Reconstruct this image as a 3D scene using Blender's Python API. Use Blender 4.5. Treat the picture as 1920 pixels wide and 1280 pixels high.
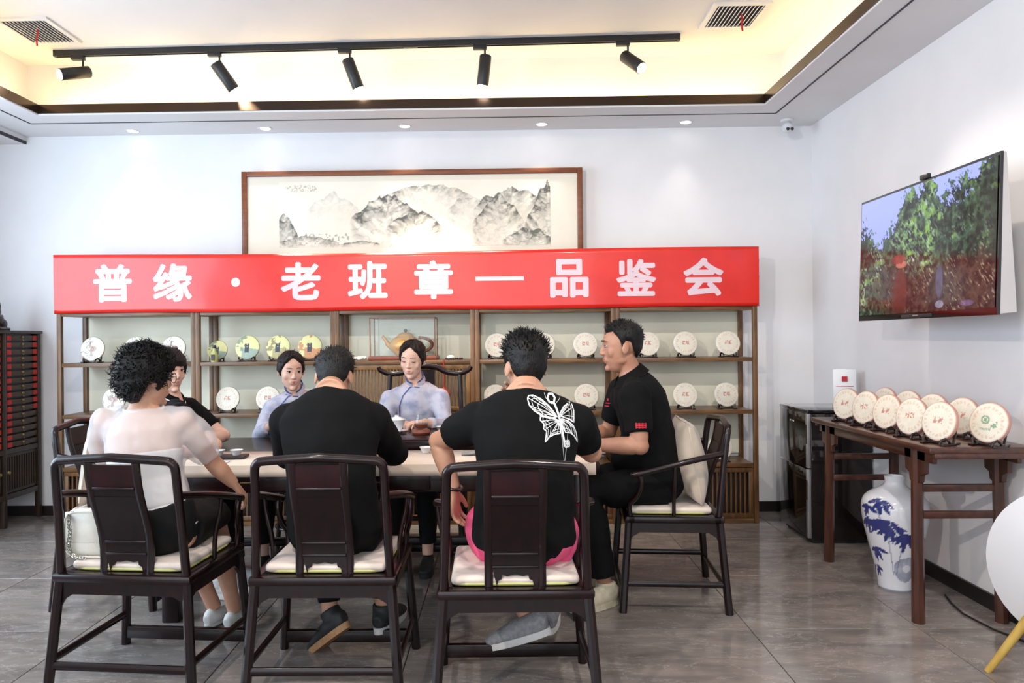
import bpy, bmesh, math, random
import numpy as np
from mathutils import Vector, Matrix, Euler, noise
from mathutils.bvhtree import BVHTree

PI = math.pi
R = math.radians
scene = bpy.context.scene
for o in list(bpy.data.objects):
    bpy.data.objects.remove(o, do_unlink=True)
COL = scene.collection
random.seed(7)
rng = np.random.default_rng(7)


def V(*a):
    return Vector(a)


def srgb(r, g, b):
    def f(c):
        c = c / 255.0
        return c / 12.92 if c <= 0.04045 else ((c + 0.055) / 1.055) ** 2.4
    return (f(r), f(g), f(b))


# ------------------------------------------------------------------ camera
cam_data = bpy.data.cameras.new('camera')
cam = bpy.data.objects.new('camera', cam_data)
COL.objects.link(cam)
cam_data.sensor_width = 36.0
cam_data.lens = 36.0 * 1400 / 1920
cam_data.shift_x = 0.0193
cam_data.shift_y = -0.0036
cam_data.clip_start = 0.05
cam.matrix_world = (Matrix.Translation((0, 0, 1.4)) @ Matrix.Rotation(R(0.9), 4, 'Z')
                    @ Matrix.Rotation(R(90), 4, 'X') @ Matrix.Rotation(R(-0.55), 4, 'Z'))
scene.camera = cam

# ------------------------------------------------------------------ world
world = bpy.data.worlds.new('world')
scene.world = world
world.use_nodes = True
bgn = world.node_tree.nodes['Background']
bgn.inputs['Color'].default_value = (0.80, 0.90, 1.0, 1)
bgn.inputs['Strength'].default_value = 0.5


# ------------------------------------------------------------------ lights
def add_area(name, loc, target, sx, sy, power, color):
    l = bpy.data.lights.new(name, 'AREA')
    l.shape = 'RECTANGLE'
    l.size = sx
    l.size_y = sy
    l.energy = power
    l.color = color
    o = bpy.data.objects.new(name, l)
    COL.objects.link(o)
    o.location = loc
    d = Vector(target) - Vector(loc)
    o.rotation_euler = d.to_track_quat('-Z', 'Y').to_euler()
    return o


def add_spot(name, loc, target, power, angle, blend, color, radius=0.03):
    l = bpy.data.lights.new(name, 'SPOT')
    l.energy = power
    l.spot_size = R(angle)
    l.spot_blend = blend
    l.color = color
    l.shadow_soft_size = radius
    o = bpy.data.objects.new(name, l)
    COL.objects.link(o)
    o.location = loc
    d = Vector(target) - Vector(loc)
    o.rotation_euler = d.to_track_quat('-Z', 'Y').to_euler()
    return o


# daylight through the shop front behind the camera and the window in the left wall
add_area('shopfront_daylight', (-1.0, -1.95, 1.7), (-0.9, 4.0, 1.3), 5.5, 2.6, 54, (0.93, 0.96, 1.0))
add_area('window_daylight', (-4.16, 3.0, 1.75), (0, 3.6, 1.3), 3.4, 2.2, 95, (0.66, 0.83, 1.0))
# ceiling spotlights nearer the shop front, behind the camera
add_spot('front_ceiling_spot', (-2.2, -0.7, 3.0), (2.3, 4.2, 1.4), 170, 70, 0.7, (1.0, 0.93, 0.85), 0.05)
add_spot('front_ceiling_spot', (-1.2, 1.6, 3.42), (-0.9, 4.2, 0.8), 85, 95, 0.8, (1.0, 0.94, 0.86), 0.06)
add_spot('front_ceiling_spot', (0.9, 1.6, 3.42), (0.7, 4.0, 0.8), 85, 95, 0.8, (1.0, 0.94, 0.86), 0.06)

scene.view_settings.view_transform = 'Standard'
scene.view_settings.look = 'None'
scene.view_settings.gamma = 1.0
scene.view_settings.use_curve_mapping = False
scene.view_settings.exposure = 0.88
try:
    scene.cycles.max_bounces = 5
    scene.cycles.diffuse_bounces = 3
    scene.cycles.glossy_bounces = 3
    scene.cycles.transmission_bounces = 2
    scene.cycles.caustics_reflective = False
    scene.cycles.caustics_refractive = False
except Exception:
    pass


# ------------------------------------------------------------------ materials
def new_mat(name):
    m = bpy.data.materials.new(name)
    m.use_nodes = True
    nt = m.node_tree
    return m, nt, nt.nodes['Principled BSDF']


def pmat(name, col, rough=0.5, metal=0.0, col2=None, scale=8.0, stretch=(1, 1, 1), bump=0.0,
         bscale=None, coat=0.0, spec=0.5, detail=4.0, sheen=0.0, emit=None, estr=0.0, contrast=(0.35, 0.65)):
    m, nt, b = new_mat(name)
    b.inputs['Base Color'].default_value = (*col, 1)
    b.inputs['Roughness'].default_value = rough
    b.inputs['Metallic'].default_value = metal
    b.inputs['Specular IOR Level'].default_value = spec
    b.inputs['Coat Weight'].default_value = coat
    b.inputs['Coat Roughness'].default_value = 0.08
    b.inputs['Sheen Weight'].default_value = sheen
    if emit:
        b.inputs['Emission Color'].default_value = (*emit, 1)
        b.inputs['Emission Strength'].default_value = estr
    if col2 is not None or bump:
        tc = nt.nodes.new('ShaderNodeTexCoord')
        mp = nt.nodes.new('ShaderNodeMapping')
        mp.inputs['Scale'].default_value = stretch
        nt.links.new(tc.outputs['Object'], mp.inputs['Vector'])
        nz = nt.nodes.new('ShaderNodeTexNoise')
        nz.inputs['Scale'].default_value = scale
        nz.inputs['Detail'].default_value = detail
        nt.links.new(mp.outputs['Vector'], nz.inputs['Vector'])
        if col2 is not None:
            cr = nt.nodes.new('ShaderNodeValToRGB')
            cr.color_ramp.elements[0].position = contrast[0]
            cr.color_ramp.elements[1].position = contrast[1]
            cr.color_ramp.elements[0].color = (*col, 1)
            cr.color_ramp.elements[1].color = (*col2, 1)
            nt.links.new(nz.outputs['Fac'], cr.inputs['Fac'])
            nt.links.new(cr.outputs['Color'], b.inputs['Base Color'])
        if bump:
            src = nz
            if bscale:
                src = nt.nodes.new('ShaderNodeTexNoise')
                src.inputs['Scale'].default_value = bscale
                src.inputs['Detail'].default_value = 3
                nt.links.new(mp.outputs['Vector'], src.inputs['Vector'])
            bp = nt.nodes.new('ShaderNodeBump')
            bp.inputs['Strength'].default_value = bump
            bp.inputs['Distance'].default_value = 0.01
            nt.links.new(src.outputs['Fac'], bp.inputs['Height'])
            nt.links.new(bp.outputs['Normal'], b.inputs['Normal'])
    return m


def vcol_mat(name, rough=0.5, emit=0.0, coat=0.0, bump=0.0):
    m, nt, b = new_mat(name)
    at = nt.nodes.new('ShaderNodeAttribute')
    at.attribute_name = 'print'
    nt.links.new(at.outputs['Color'], b.inputs['Base Color'])
    b.inputs['Roughness'].default_value = rough
    b.inputs['Coat Weight'].default_value = coat
    b.inputs['Coat Roughness'].default_value = 0.05
    if emit:
        b.inputs['Base Color'].default_value = (0.01, 0.01, 0.01, 1)
        nt.links.remove(b.inputs['Base Color'].links[0])
        nt.links.new(at.outputs['Color'], b.inputs['Emission Color'])
        b.inputs['Emission Strength'].default_value = emit
    return m


M = {}
M['wall'] = pmat('wall_paint', srgb(236, 234, 236), 0.75, col2=srgb(240, 238, 240), scale=3, bump=0.02, bscale=120)
M['ceil'] = pmat('ceiling_paint', srgb(232, 229, 229), 0.8, col2=srgb(236, 233, 233), scale=2)
M['bronze'] = pmat('bronze_trim', srgb(70, 54, 42), 0.25, metal=0.7, col2=srgb(58, 45, 36), scale=2)
M['gap_shade'] = pmat('gap_shade', srgb(60, 60, 66), 0.7)  # dark colour painting in the shade of slots and openings
M['skirting'] = pmat('skirting_black', srgb(26, 22, 22), 0.35, col2=srgb(34, 28, 28), scale=6)
M['grout'] = pmat('grout', srgb(96, 90, 88), 0.8, col2=srgb(84, 80, 78), scale=30)
M['rosewood'] = pmat('rosewood', srgb(17, 6, 8), 0.27, col2=srgb(30, 9, 11), scale=6, stretch=(6, 6, 1.2), coat=0.12, spec=0.35, bump=0.02)
M['rosewood_panel'] = pmat('rosewood_panel', srgb(16, 7, 8), 0.32, col2=srgb(26, 10, 11), scale=5, stretch=(5, 5, 1), coat=0.08, spec=0.3)
M['rosewood_red'] = pmat('rosewood_red', srgb(30, 8, 11), 0.3, col2=srgb(42, 11, 15), scale=7, coat=0.1, spec=0.3)
M['walnut'] = pmat('walnut_shelf', srgb(88, 58, 34), 0.38, col2=srgb(124, 86, 50), scale=5, stretch=(8, 8, 1.0), bump=0.03)
M['walnut_h'] = pmat('walnut_board', srgb(92, 62, 36), 0.35, col2=srgb(128, 90, 54), scale=5, stretch=(1, 8, 8), bump=0.03)
M['walnut_light'] = pmat('walnut_light', srgb(150, 108, 62), 0.38, col2=srgb(122, 84, 46), scale=6, stretch=(8, 8, 1), bump=0.03)
M['panel_cream'] = pmat('shelf_back_panel', srgb(236, 230, 208), 0.7, col2=srgb(240, 235, 216), scale=2)
M['console'] = pmat('console_wood', srgb(62, 34, 26), 0.3, col2=srgb(88, 50, 36), scale=4, stretch=(7, 1.2, 7), coat=0.3)
M['console_v'] = pmat('console_wood_leg', srgb(58, 32, 25), 0.32, col2=srgb(84, 48, 34), scale=4, stretch=(8, 8, 1), coat=0.25)
M['cab_dark'] = pmat('cabinet_wood', srgb(52, 38, 28), 0.4, col2=srgb(74, 54, 38), scale=5, stretch=(6, 1, 6), bump=0.03)
M['cab_frame'] = pmat('cabinet_frame', srgb(44, 32, 24), 0.4, col2=srgb(60, 44, 32), scale=5, stretch=(6, 6, 1))
M['red_label'] = pmat('red_label', srgb(205, 40, 30), 0.55, col2=srgb(190, 30, 28), scale=20)
M['brass'] = pmat('brass', srgb(190, 165, 110), 0.3, metal=1.0, col2=srgb(165, 140, 90), scale=20)
M['black_metal'] = pmat('black_metal', srgb(28, 28, 30), 0.4, col2=srgb(34, 34, 36), scale=30)
M['white_plastic'] = pmat('white_plastic', srgb(225, 225, 228), 0.35, col2=srgb(220, 220, 223), scale=10)
M['silver'] = pmat('silver', srgb(176, 174, 176), 0.3, metal=0.6, col2=srgb(168, 166, 168), scale=10)
M['tv_side'] = pmat('tv_side', srgb(196, 190, 190), 0.45, col2=srgb(190, 184, 184), scale=4)
M['black_gloss'] = pmat('black_gloss', srgb(12, 10, 10), 0.06, coat=0.6, col2=srgb(15, 12, 12), scale=3)
M['fridge_side'] = pmat('fridge_side', srgb(66, 60, 60), 0.05, metal=0.75, col2=srgb(58, 52, 52), scale=2)
M['satin'] = pmat('cream_satin', srgb(208, 190, 178), 0.38, col2=srgb(226, 212, 200), scale=9, bump=0.15, sheen=0.3)
M['pillow'] = pmat('pillow_satin', srgb(196, 180, 162), 0.36, col2=srgb(214, 200, 184), scale=7, bump=0.2, sheen=0.3)
M['piping'] = pmat('green_piping', srgb(182, 180, 112), 0.5, col2=srgb(192, 190, 128), scale=20)
M['cloth_runner'] = pmat('table_runner', srgb(226, 204, 184), 0.7, col2=srgb(232, 214, 198), scale=6, bump=0.05, bscale=200)
M['porcelain'] = pmat('porcelain', srgb(232, 232, 234), 0.12, coat=0.3, col2=srgb(228, 228, 232), scale=5)
M['clay'] = pmat('clay', srgb(110, 52, 36), 0.4, col2=srgb(126, 62, 42), scale=12)
M['pot_gold'] = pmat('teapot_clay', srgb(206, 158, 92), 0.35, col2=srgb(188, 136, 74), scale=12, bump=0.05)
M['beads'] = pmat('dark_beads', srgb(30, 20, 18), 0.25, col2=srgb(46, 28, 24), scale=30)
M['white_stone'] = pmat('white_stone', srgb(226, 220, 208), 0.4, col2=srgb(206, 198, 182), scale=30, bump=0.2)
M['red_cord'] = pmat('red_cord', srgb(190, 28, 32), 0.6, col2=srgb(170, 20, 26), scale=60)
M['frame_wood'] = pmat('picture_frame', srgb(132, 72, 38), 0.4, col2=srgb(112, 58, 30), scale=6, stretch=(1, 6, 6))
M['dark_carving'] = pmat('dark_carving', srgb(40, 26, 22), 0.35, col2=srgb(58, 38, 30), scale=14, bump=0.25)
M['leg_wood'] = pmat('pale_leg_wood', srgb(206, 172, 88), 0.45, col2=srgb(190, 152, 72), scale=5, stretch=(6, 6, 1))
M['chair_white'] = pmat('white_shell', srgb(222, 220, 222), 0.4, col2=srgb(216, 214, 217), scale=3)
M['rubber'] = pmat('rubber', srgb(18, 18, 18), 0.5, col2=srgb(24, 24, 24), scale=20)
M['skin'] = pmat('skin', srgb(200, 152, 126), 0.55, col2=srgb(190, 140, 114), scale=14)
M['skin_fair'] = pmat('skin_fair', srgb(220, 178, 158), 0.55, col2=srgb(212, 166, 146), scale=14)
M['skin_tan'] = pmat('skin_tan', srgb(178, 130, 106), 0.55, col2=srgb(168, 118, 96), scale=14)
M['lips'] = pmat('lips', srgb(186, 118, 106), 0.45, col2=srgb(178, 110, 100), scale=30)
M['lips_m'] = pmat('lips_muted', srgb(162, 104, 90), 0.5, col2=srgb(154, 96, 84), scale=30)
M['hair'] = pmat('black_hair', srgb(9, 7, 7), 0.45, spec=0.3, col2=srgb(17, 13, 13), scale=30, stretch=(4, 4, 1), bump=0.5, bscale=70)
M['hair_brown'] = pmat('dark_brown_hair', srgb(18, 10, 9), 0.42, spec=0.3, col2=srgb(30, 18, 15), scale=30, stretch=(4, 4, 1), bump=0.4, bscale=70)
M['eye_white'] = pmat('eye_white', srgb(215, 208, 202), 0.2, col2=srgb(210, 200, 194), scale=30)
M['iris'] = pmat('iris_dark', srgb(20, 14, 12), 0.15, col2=srgb(28, 18, 14), scale=50)
M['tee_black'] = pmat('black_tshirt', srgb(9, 9, 10), 0.9, col2=srgb(13, 13, 14), scale=6, bump=0.5, bscale=7, spec=0.2)
M['polo_black'] = pmat('black_polo', srgb(8, 8, 9), 0.9, col2=srgb(11, 11, 12), scale=8, bump=0.5, bscale=8, spec=0.2)
M['trousers'] = pmat('black_trousers', srgb(8, 8, 10), 0.85, spec=0.2, col2=srgb(12, 12, 14), scale=8, bump=0.35, bscale=9)
M['skirt'] = pmat('black_skirt', srgb(11, 11, 12), 0.8, spec=0.25, col2=srgb(16, 16, 17), scale=8, bump=0.3, bscale=9)
M['pink'] = pmat('pink_shorts', srgb(240, 96, 140), 0.7, col2=srgb(228, 80, 126), scale=6, bump=0.35, bscale=9)
M['hostess'] = pmat('hostess_blouse', srgb(180, 176, 190), 0.65, col2=srgb(132, 138, 166), scale=16, bump=0.2, bscale=14, contrast=(0.45, 0.75))
M['navy_trim'] = pmat('navy_trim', srgb(60, 72, 130), 0.5, col2=srgb(50, 60, 116), scale=30)
M['print_white'] = pmat('white_print', srgb(232, 232, 232), 0.7, col2=srgb(222, 222, 224), scale=40)
M['print_red'] = pmat('red_print', srgb(190, 30, 50), 0.7, col2=srgb(176, 26, 44), scale=40)
M['shoe_cream'] = pmat('cream_sneaker', srgb(214, 204, 180), 0.65, col2=srgb(196, 184, 158), scale=30, bump=0.3)
M['shoe_white'] = pmat('white_shoe', srgb(222, 220, 218), 0.5, col2=srgb(212, 210, 208), scale=20)
M['shoe_dark'] = pmat('dark_sneaker', srgb(30, 30, 32), 0.6, col2=srgb(42, 42, 44), scale=40)
M['sole_tan'] = pmat('tan_sole', srgb(176, 136, 96), 0.6, col2=srgb(160, 118, 80), scale=40, bump=0.4)
M['clog'] = pmat('grey_clog', srgb(128, 128, 132), 0.55, col2=srgb(150, 150, 154), scale=60, bump=0.4)
M['bag'] = pmat('white_leather', srgb(232, 226, 214), 0.4, col2=srgb(224, 218, 206), scale=20, bump=0.08, bscale=120)
M['chain'] = pmat('chain_metal', srgb(190, 186, 176), 0.25, metal=1.0, col2=srgb(176, 172, 160), scale=40)
M['leather_dark'] = pmat('dark_leather', srgb(26, 18, 18), 0.4, col2=srgb(34, 24, 24), scale=30)
M['banner'] = pmat('red_banner', srgb(228, 42, 30), 0.30, col2=srgb(216, 34, 26), scale=4, coat=0.25)
M['banner_text'] = pmat('banner_lettering', srgb(232, 206, 214), 0.35, col2=srgb(228, 200, 208), scale=4)
M['paper'] = pmat('mount_paper', srgb(232, 224, 208), 0.8, col2=srgb(236, 229, 214), scale=3)
M['lamp_on'] = pmat('lamp_lens', srgb(255, 244, 225), 0.3, emit=(1.0, 0.93, 0.82), estr=14)
M['lamp_dim'] = pmat('downlight_lens', srgb(240, 238, 232), 0.3, emit=(1.0, 0.96, 0.9), estr=3)
M['led'] = pmat('led_strip', srgb(255, 235, 190), 0.4, emit=(1.0, 0.74, 0.34), estr=11)
M['cake'] = vcol_mat('tea_wrapper', 0.55)
M['vase'] = vcol_mat('vase_glaze', 0.1, coat=0.4)
M['ink'] = vcol_mat('ink_painting', 0.75)
M['screen'] = vcol_mat('screen', 0.12, emit=0.75)
for k_ in ('screen', 'lamp_on', 'lamp_dim'):
    try:
        M[k_].cycles.emission_sampling = 'NONE'
    except Exception:
        pass


def glass_mat(name, tint=(1, 1, 1), clear=0.9, rough=0.02):
    m, nt, b = new_mat(name)
    out = nt.nodes['Material Output']
    tr = nt.nodes.new('ShaderNodeBsdfTransparent')
    tr.inputs['Color'].default_value = (*tint, 1)
    gl = nt.nodes.new('ShaderNodeBsdfGlossy')
    gl.inputs['Roughness'].default_value = rough
    mx = nt.nodes.new('ShaderNodeMixShader')
    mx.inputs['Fac'].default_value = 1 - clear
    nt.links.new(tr.outputs[0], mx.inputs[1])
    nt.links.new(gl.outputs[0], mx.inputs[2])
    nt.links.new(mx.outputs[0], out.inputs['Surface'])
    return m


M['glass'] = glass_mat('clear_glass', (0.98, 0.99, 0.98), 0.965)


def sheer_mat(name, col, opac):
    m, nt, b = new_mat(name)
    b.inputs['Base Color'].default_value = (*col, 1)
    b.inputs['Roughness'].default_value = 0.7
    out = nt.nodes['Material Output']
    tr = nt.nodes.new('ShaderNodeBsdfTransparent')
    mx = nt.nodes.new('ShaderNodeMixShader')
    mx.inputs['Fac'].default_value = opac
    nt.links.new(tr.outputs[0], mx.inputs[1])
    nt.links.new(b.outputs[0], mx.inputs[2])
    nt.links.new(mx.outputs[0], out.inputs['Surface'])
    return m


M['sheer'] = sheer_mat('sheer_white', srgb(242, 238, 240), 0.43)
M['cami'] = pmat('white_camisole', srgb(240, 236, 236), 0.7, col2=srgb(236, 230, 232), scale=8)


def marble():
    m, nt, b = new_mat('grey_marble')
    N, L = nt.nodes, nt.links
    tc = N.new('ShaderNodeTexCoord')
    oi = N.new('ShaderNodeObjectInfo')
    ad = N.new('ShaderNodeVectorMath')
    ad.operation = 'ADD'
    sc = N.new('ShaderNodeVectorMath')
    sc.operation = 'SCALE'
    cb = N.new('ShaderNodeCombineXYZ')
    for k in range(3):
        L.new(oi.outputs['Random'], cb.inputs[k])
    L.new(cb.outputs[0], sc.inputs[0])
    sc.inputs['Scale'].default_value = 60
    L.new(tc.outputs['Object'], ad.inputs[0])
    L.new(sc.outputs[0], ad.inputs[1])
    mp = N.new('ShaderNodeMapping')
    mp.inputs['Rotation'].default_value = (0, 0, 0.35)
    mp.inputs['Scale'].default_value = (1.0, 3.0, 1)
    L.new(ad.outputs[0], mp.inputs['Vector'])
    n1 = N.new('ShaderNodeTexNoise')
    n1.inputs['Scale'].default_value = 2.2
    n1.inputs['Detail'].default_value = 9
    n1.inputs['Roughness'].default_value = 0.62
    n1.inputs['Distortion'].default_value = 0.6
    L.new(mp.outputs[0], n1.inputs['Vector'])
    cr = N.new('ShaderNodeValToRGB')
    e = cr.color_ramp.elements
    e[0].position, e[0].color = 0.28, (*srgb(106, 99, 96), 1)
    e[1].position, e[1].color = 0.72, (*srgb(156, 145, 138), 1)
    L.new(n1.outputs['Fac'], cr.inputs['Fac'])
    n2 = N.new('ShaderNodeTexNoise')
    n2.inputs['Scale'].default_value = 3.1
    n2.inputs['Detail'].default_value = 10
    n2.inputs['Roughness'].default_value = 0.66
    n2.inputs['Distortion'].default_value = 0.5
    L.new(mp.outputs[0], n2.inputs['Vector'])
    ma = N.new('ShaderNodeMath')
    ma.operation = 'SUBTRACT'
    L.new(n2.outputs['Fac'], ma.inputs[0])
    ma.inputs[1].default_value = 0.5
    ab = N.new('ShaderNodeMath')
    ab.operation = 'ABSOLUTE'
    L.new(ma.outputs[0], ab.inputs[0])
    vr = N.new('ShaderNodeValToRGB')
    vr.color_ramp.elements[0].position = 0.0
    vr.color_ramp.elements[0].color = (0.50, 0.50, 0.50, 1)
    vr.color_ramp.elements[1].position = 0.010
    vr.color_ramp.elements[1].color = (0, 0, 0, 1)
    L.new(ab.outputs[0], vr.inputs['Fac'])
    mx = N.new('ShaderNodeMixRGB')
    L.new(vr.outputs['Color'], mx.inputs['Fac'])
    L.new(cr.outputs['Color'], mx.inputs[1])
    mx.inputs[2].default_value = (*srgb(196, 188, 182), 1)
    L.new(mx.outputs[0], b.inputs['Base Color'])
    b.inputs['Roughness'].default_value = 0.11
    b.inputs['Specular IOR Level'].default_value = 0.5
    return m


M['marble'] = marble()


# ------------------------------------------------------------------ mesh helpers
class MB:
    def __init__(s):
        s.v = []
        s.f = []
        s.mi = []

    def add(s, vs, fs, mi=0):
        k = len(s.v)
        s.v += [tuple(p) for p in vs]
        s.f += [tuple(i + k for i in f) for f in fs]
        s.mi += [mi] * len(fs)
        return s

    def box(s, c, d, rot=None, bev=0.0, mi=0, seg=2):
        if bev > 0:
            bm = bmesh.new()
            bmesh.ops.create_cube(bm, size=1.0)
            for v in bm.verts:
                v.co = Vector((v.co.x * d[0], v.co.y * d[1], v.co.z * d[2]))
            bmesh.ops.bevel(bm, geom=bm.edges[:], offset=min(bev, min(d) * 0.49), segments=seg, affect='EDGES', profile=0.5)
            bm.verts.index_update()
            vs = [v.co.copy() for v in bm.verts]
            fs = [[v.index for v in f.verts] for f in bm.faces]
            bm.free()
        else:
            vs = [Vector((x * d[0] / 2, y * d[1] / 2, z * d[2] / 2)) for x in (-1, 1) for y in (-1, 1) for z in (-1, 1)]
            fs = [(0, 1, 3, 2), (4, 6, 7, 5), (0, 4, 5, 1), (2, 3, 7, 6), (0, 2, 6, 4), (1, 5, 7, 3)]
        if rot is not None:
            m = rot if isinstance(rot, Matrix) else Euler(rot).to_matrix()
            vs = [m @ v for v in vs]
        vs = [v + Vector(c) for v in vs]
        return s.add(vs, fs, mi)

    def tube(s, pts, rad, n=12, lat=None, caps=True, mi=0, closed=False, flat=False):
        """elliptical sweep; rad entries are r or (a, b); a lies along lat"""
        pts = [Vector(p) for p in pts]
        m = len(pts)
        if not isinstance(rad, (list, tuple)) or (len(rad) == 2 and m != 2 and not isinstance(rad[0], (list, tuple))):
            rad = [rad] * m
        rings = []
        prev = None
        for i, p in enumerate(pts):
            if closed:
                t = pts[(i + 1) % m] - pts[i - 1]
            else:
                t = pts[min(i + 1, m - 1)] - pts[max(i - 1, 0)]
            if t.length < 1e-9:
                t = Vector((0, 0, 1))
            t.normalize()
            if lat is not None:
                a = Vector(lat[i] if isinstance(lat, list) else lat)
            elif prev is not None:
                a = prev
            else:
                a = Vector((1, 0, 0)) if abs(t.x) < 0.8 else Vector((0, 1, 0))
            a = a - t * a.dot(t)
            if a.length < 1e-6:
                a = t.orthogonal()
            a.normalize()
            prev = a
            b = t.cross(a)
            r = rad[i]
            ra, rb = (r if isinstance(r, (list, tuple)) else (r, r))
            ring = []
            for k in range(n):
                an = 2 * PI * (k + (0.5 if flat else 0)) / n
                ring.append(p + a * (ra * math.cos(an)) + b * (rb * math.sin(an)))
            rings.append(ring)
        vs = [q for r_ in rings for q in r_]
        fs = []
        for i in range(m if closed else m - 1):
            j = (i + 1) % m
            for k in range(n):
                k2 = (k + 1) % n
                fs.append((i * n + k, i * n + k2, j * n + k2, j * n + k))
        if caps and not closed:
            fs.append(tuple(range(n - 1, -1, -1)))
            fs.append(tuple((m - 1) * n + k for k in range(n)))
        return s.add(vs, fs, mi)

    def lathe(s, prof, n=32, c=(0, 0, 0), mat=None, mi=0, close=False):
        vs = []
        for (r, z) in prof:
            for k in range(n):
                a = 2 * PI * k / n
                p = Vector((r * math.cos(a), r * math.sin(a), z))
                if mat is not None:
                    p = mat @ p
                vs.append(p + Vector(c))
        fs = []
        m = len(prof)
        for i in range(m - 1):
            for k in range(n):
                k2 = (k + 1) % n
                fs.append((i * n + k, i * n + k2, (i + 1) * n + k2, (i + 1) * n + k))
        if prof[0][0] > 1e-6:
            fs.append(tuple(range(n - 1, -1, -1)))
        if prof[-1][0] > 1e-6:
            fs.append(tuple((m - 1) * n + k for k in range(n)))
        return s.add(vs, fs, mi)

    def ell(s, c, r, rot=None, n=20, m=12, mi=0):
        vs = []
        fs = []
        mt = None
        if rot is not None:
            mt = rot if isinstance(rot, Matrix) else Euler(rot).to_matrix()
        for i in range(m + 1):
            ph = PI * i / m
            for k in range(n):
                th = 2 * PI * k / n
                p = Vector((r[0] * math.sin(ph) * math.cos(th), r[1] * math.sin(ph) * math.sin(th), r[2] * math.cos(ph)))
                if mt is not None:
                    p = mt @ p
                vs.append(p + Vector(c))
        for i in range(m):
            for k in range(n):
                k2 = (k + 1) % n
                fs.append((i * n + k, (i + 1) * n + k, (i + 1) * n + k2, i * n + k2))
        return s.add(vs, fs, mi)

    def prism(s, poly, axis, a, b, mi=0):
        """2D polygon extruded from a to b along axis ('x','y','z')"""
        def P(u, v, w):
            return {'x': (w, u, v), 'y': (u, w, v), 'z': (u, v, w)}[axis]
        n = len(poly)
        vs = [P(u, v, a) for u, v in poly] + [P(u, v, b) for u, v in poly]
        fs = [tuple(range(n)), tuple(range(2 * n - 1, n - 1, -1))]
        for i in range(n):
            j = (i + 1) % n
            fs.append((i, j, n + j, n + i))
        return s.add(vs, fs, mi)

    def mesh(s, name, mats, smooth=True, weld=True):
        me = bpy.data.meshes.new(name)
        me.from_pydata(s.v, [], s.f)
        for m in (mats if isinstance(mats, (list, tuple)) else [mats]):
            me.materials.append(m)
        if any(s.mi):
            me.polygons.foreach_set('material_index', s.mi)
        bm = bmesh.new()
        bm.from_mesh(me)
        if weld:
            bmesh.ops.remove_doubles(bm, verts=bm.verts[:], dist=1e-5)
        bmesh.ops.recalc_face_normals(bm, faces=bm.faces[:])
        bm.to_mesh(me)
        bm.free()
        if smooth:
            me.polygons.foreach_set('use_smooth', [True] * len(me.polygons))
            try:
                me.set_sharp_from_angle(angle=R(38))
            except Exception:
                pass
        me.update()
        return me

    def build(s, name, mats, parent=None, loc=(0, 0, 0), rot=(0, 0, 0), smooth=True):
        return link(name, s.mesh(name, mats, smooth), parent, loc, rot)


def link(name, me, parent=None, loc=(0, 0, 0), rot=(0, 0, 0)):
    o = bpy.data.objects.new(name, me)
    COL.objects.link(o)
    o.location = loc
    o.rotation_euler = rot
    if parent is not None:
        o.parent = parent
    return o


def tag(o, label=None, cat=None, group=None, kind=None):
    if label:
        o['label'] = label
    if cat:
        o['category'] = cat
    if group:
        o['group'] = group
    if kind:
        o['kind'] = kind
    return o


def thing(name, label, cat, loc=(0, 0, 0), rz=0.0, group=None):
    o = bpy.data.objects.new(name, None)
    COL.objects.link(o)
    o.location = loc
    o.rotation_euler = (0, 0, rz)
    o.empty_display_size = 0.1
    return tag(o, label, cat, group)


def kids(o):
    return [c for c in bpy.data.objects if c.parent == o]


def copy_tree(o, loc=None, rz=None, label=None, parent=None):
    c = o.copy()
    COL.objects.link(c)
    c.parent = parent
    if loc is not None:
        c.location = loc
    if rz is not None:
        c.rotation_euler = (0, 0, rz)
    if label:
        c['label'] = label
    for ch in kids(o):
        copy_tree(ch, parent=c)
    return c


def struct(name, mb, mat, smooth=False):
    return tag(mb.build(name, mat, smooth=smooth), kind='structure')


def set_print(me, cols):
    """per-vertex colours = the flat print on the thing"""
    at = me.color_attributes.new('print', 'FLOAT_COLOR', 'POINT')
    a = np.ones((len(me.vertices), 4), dtype=np.float32)
    a[:, :3] = cols
    at.data.foreach_set('color', a.ravel())


def np_verts(me):
    a = np.empty(len(me.vertices) * 3, dtype=np.float32)
    me.vertices.foreach_get('co', a)
    return a.reshape(-1, 3)


def fbm(x, y, sc, seed=0, oct=4):
    """cheap value noise on numpy arrays, about 0..1"""
    tot = np.zeros_like(x, dtype=np.float64)
    amp = 1.0
    s = 0
    for o in range(oct):
        xs = x * sc * 2 ** o + seed * 17.3 + o * 5.1
        ys = y * sc * 2 ** o + seed * 7.7 + o * 9.2
        xi, yi = np.floor(xs), np.floor(ys)
        xf, yf = xs - xi, ys - yi
        xf = xf * xf * (3 - 2 * xf)
        yf = yf * yf * (3 - 2 * yf)

        def h(a, b):
            q = np.sin(a * 127.1 + b * 311.7) * 43758.5453
            return q - np.floor(q)
        n = (h(xi, yi) * (1 - xf) + h(xi + 1, yi) * xf) * (1 - yf) + (h(xi, yi + 1) * (1 - xf) + h(xi + 1, yi + 1) * xf) * yf
        tot += n * amp
        s += amp
        amp *= 0.5
    return tot / s


def smoothstep(a, b, x):
    t = np.clip((x - a) / (b - a), 0, 1)
    return t * t * (3 - 2 * t)


def lin(c):
    return np.array(srgb(*c))

# ================================================================== the room
XL, XR, YF, YB = -4.2, 2.46, -2.0, 5.98
ZS, ZC = 3.06, 3.5                       # soffit and raised tray
T = 0.12
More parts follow.
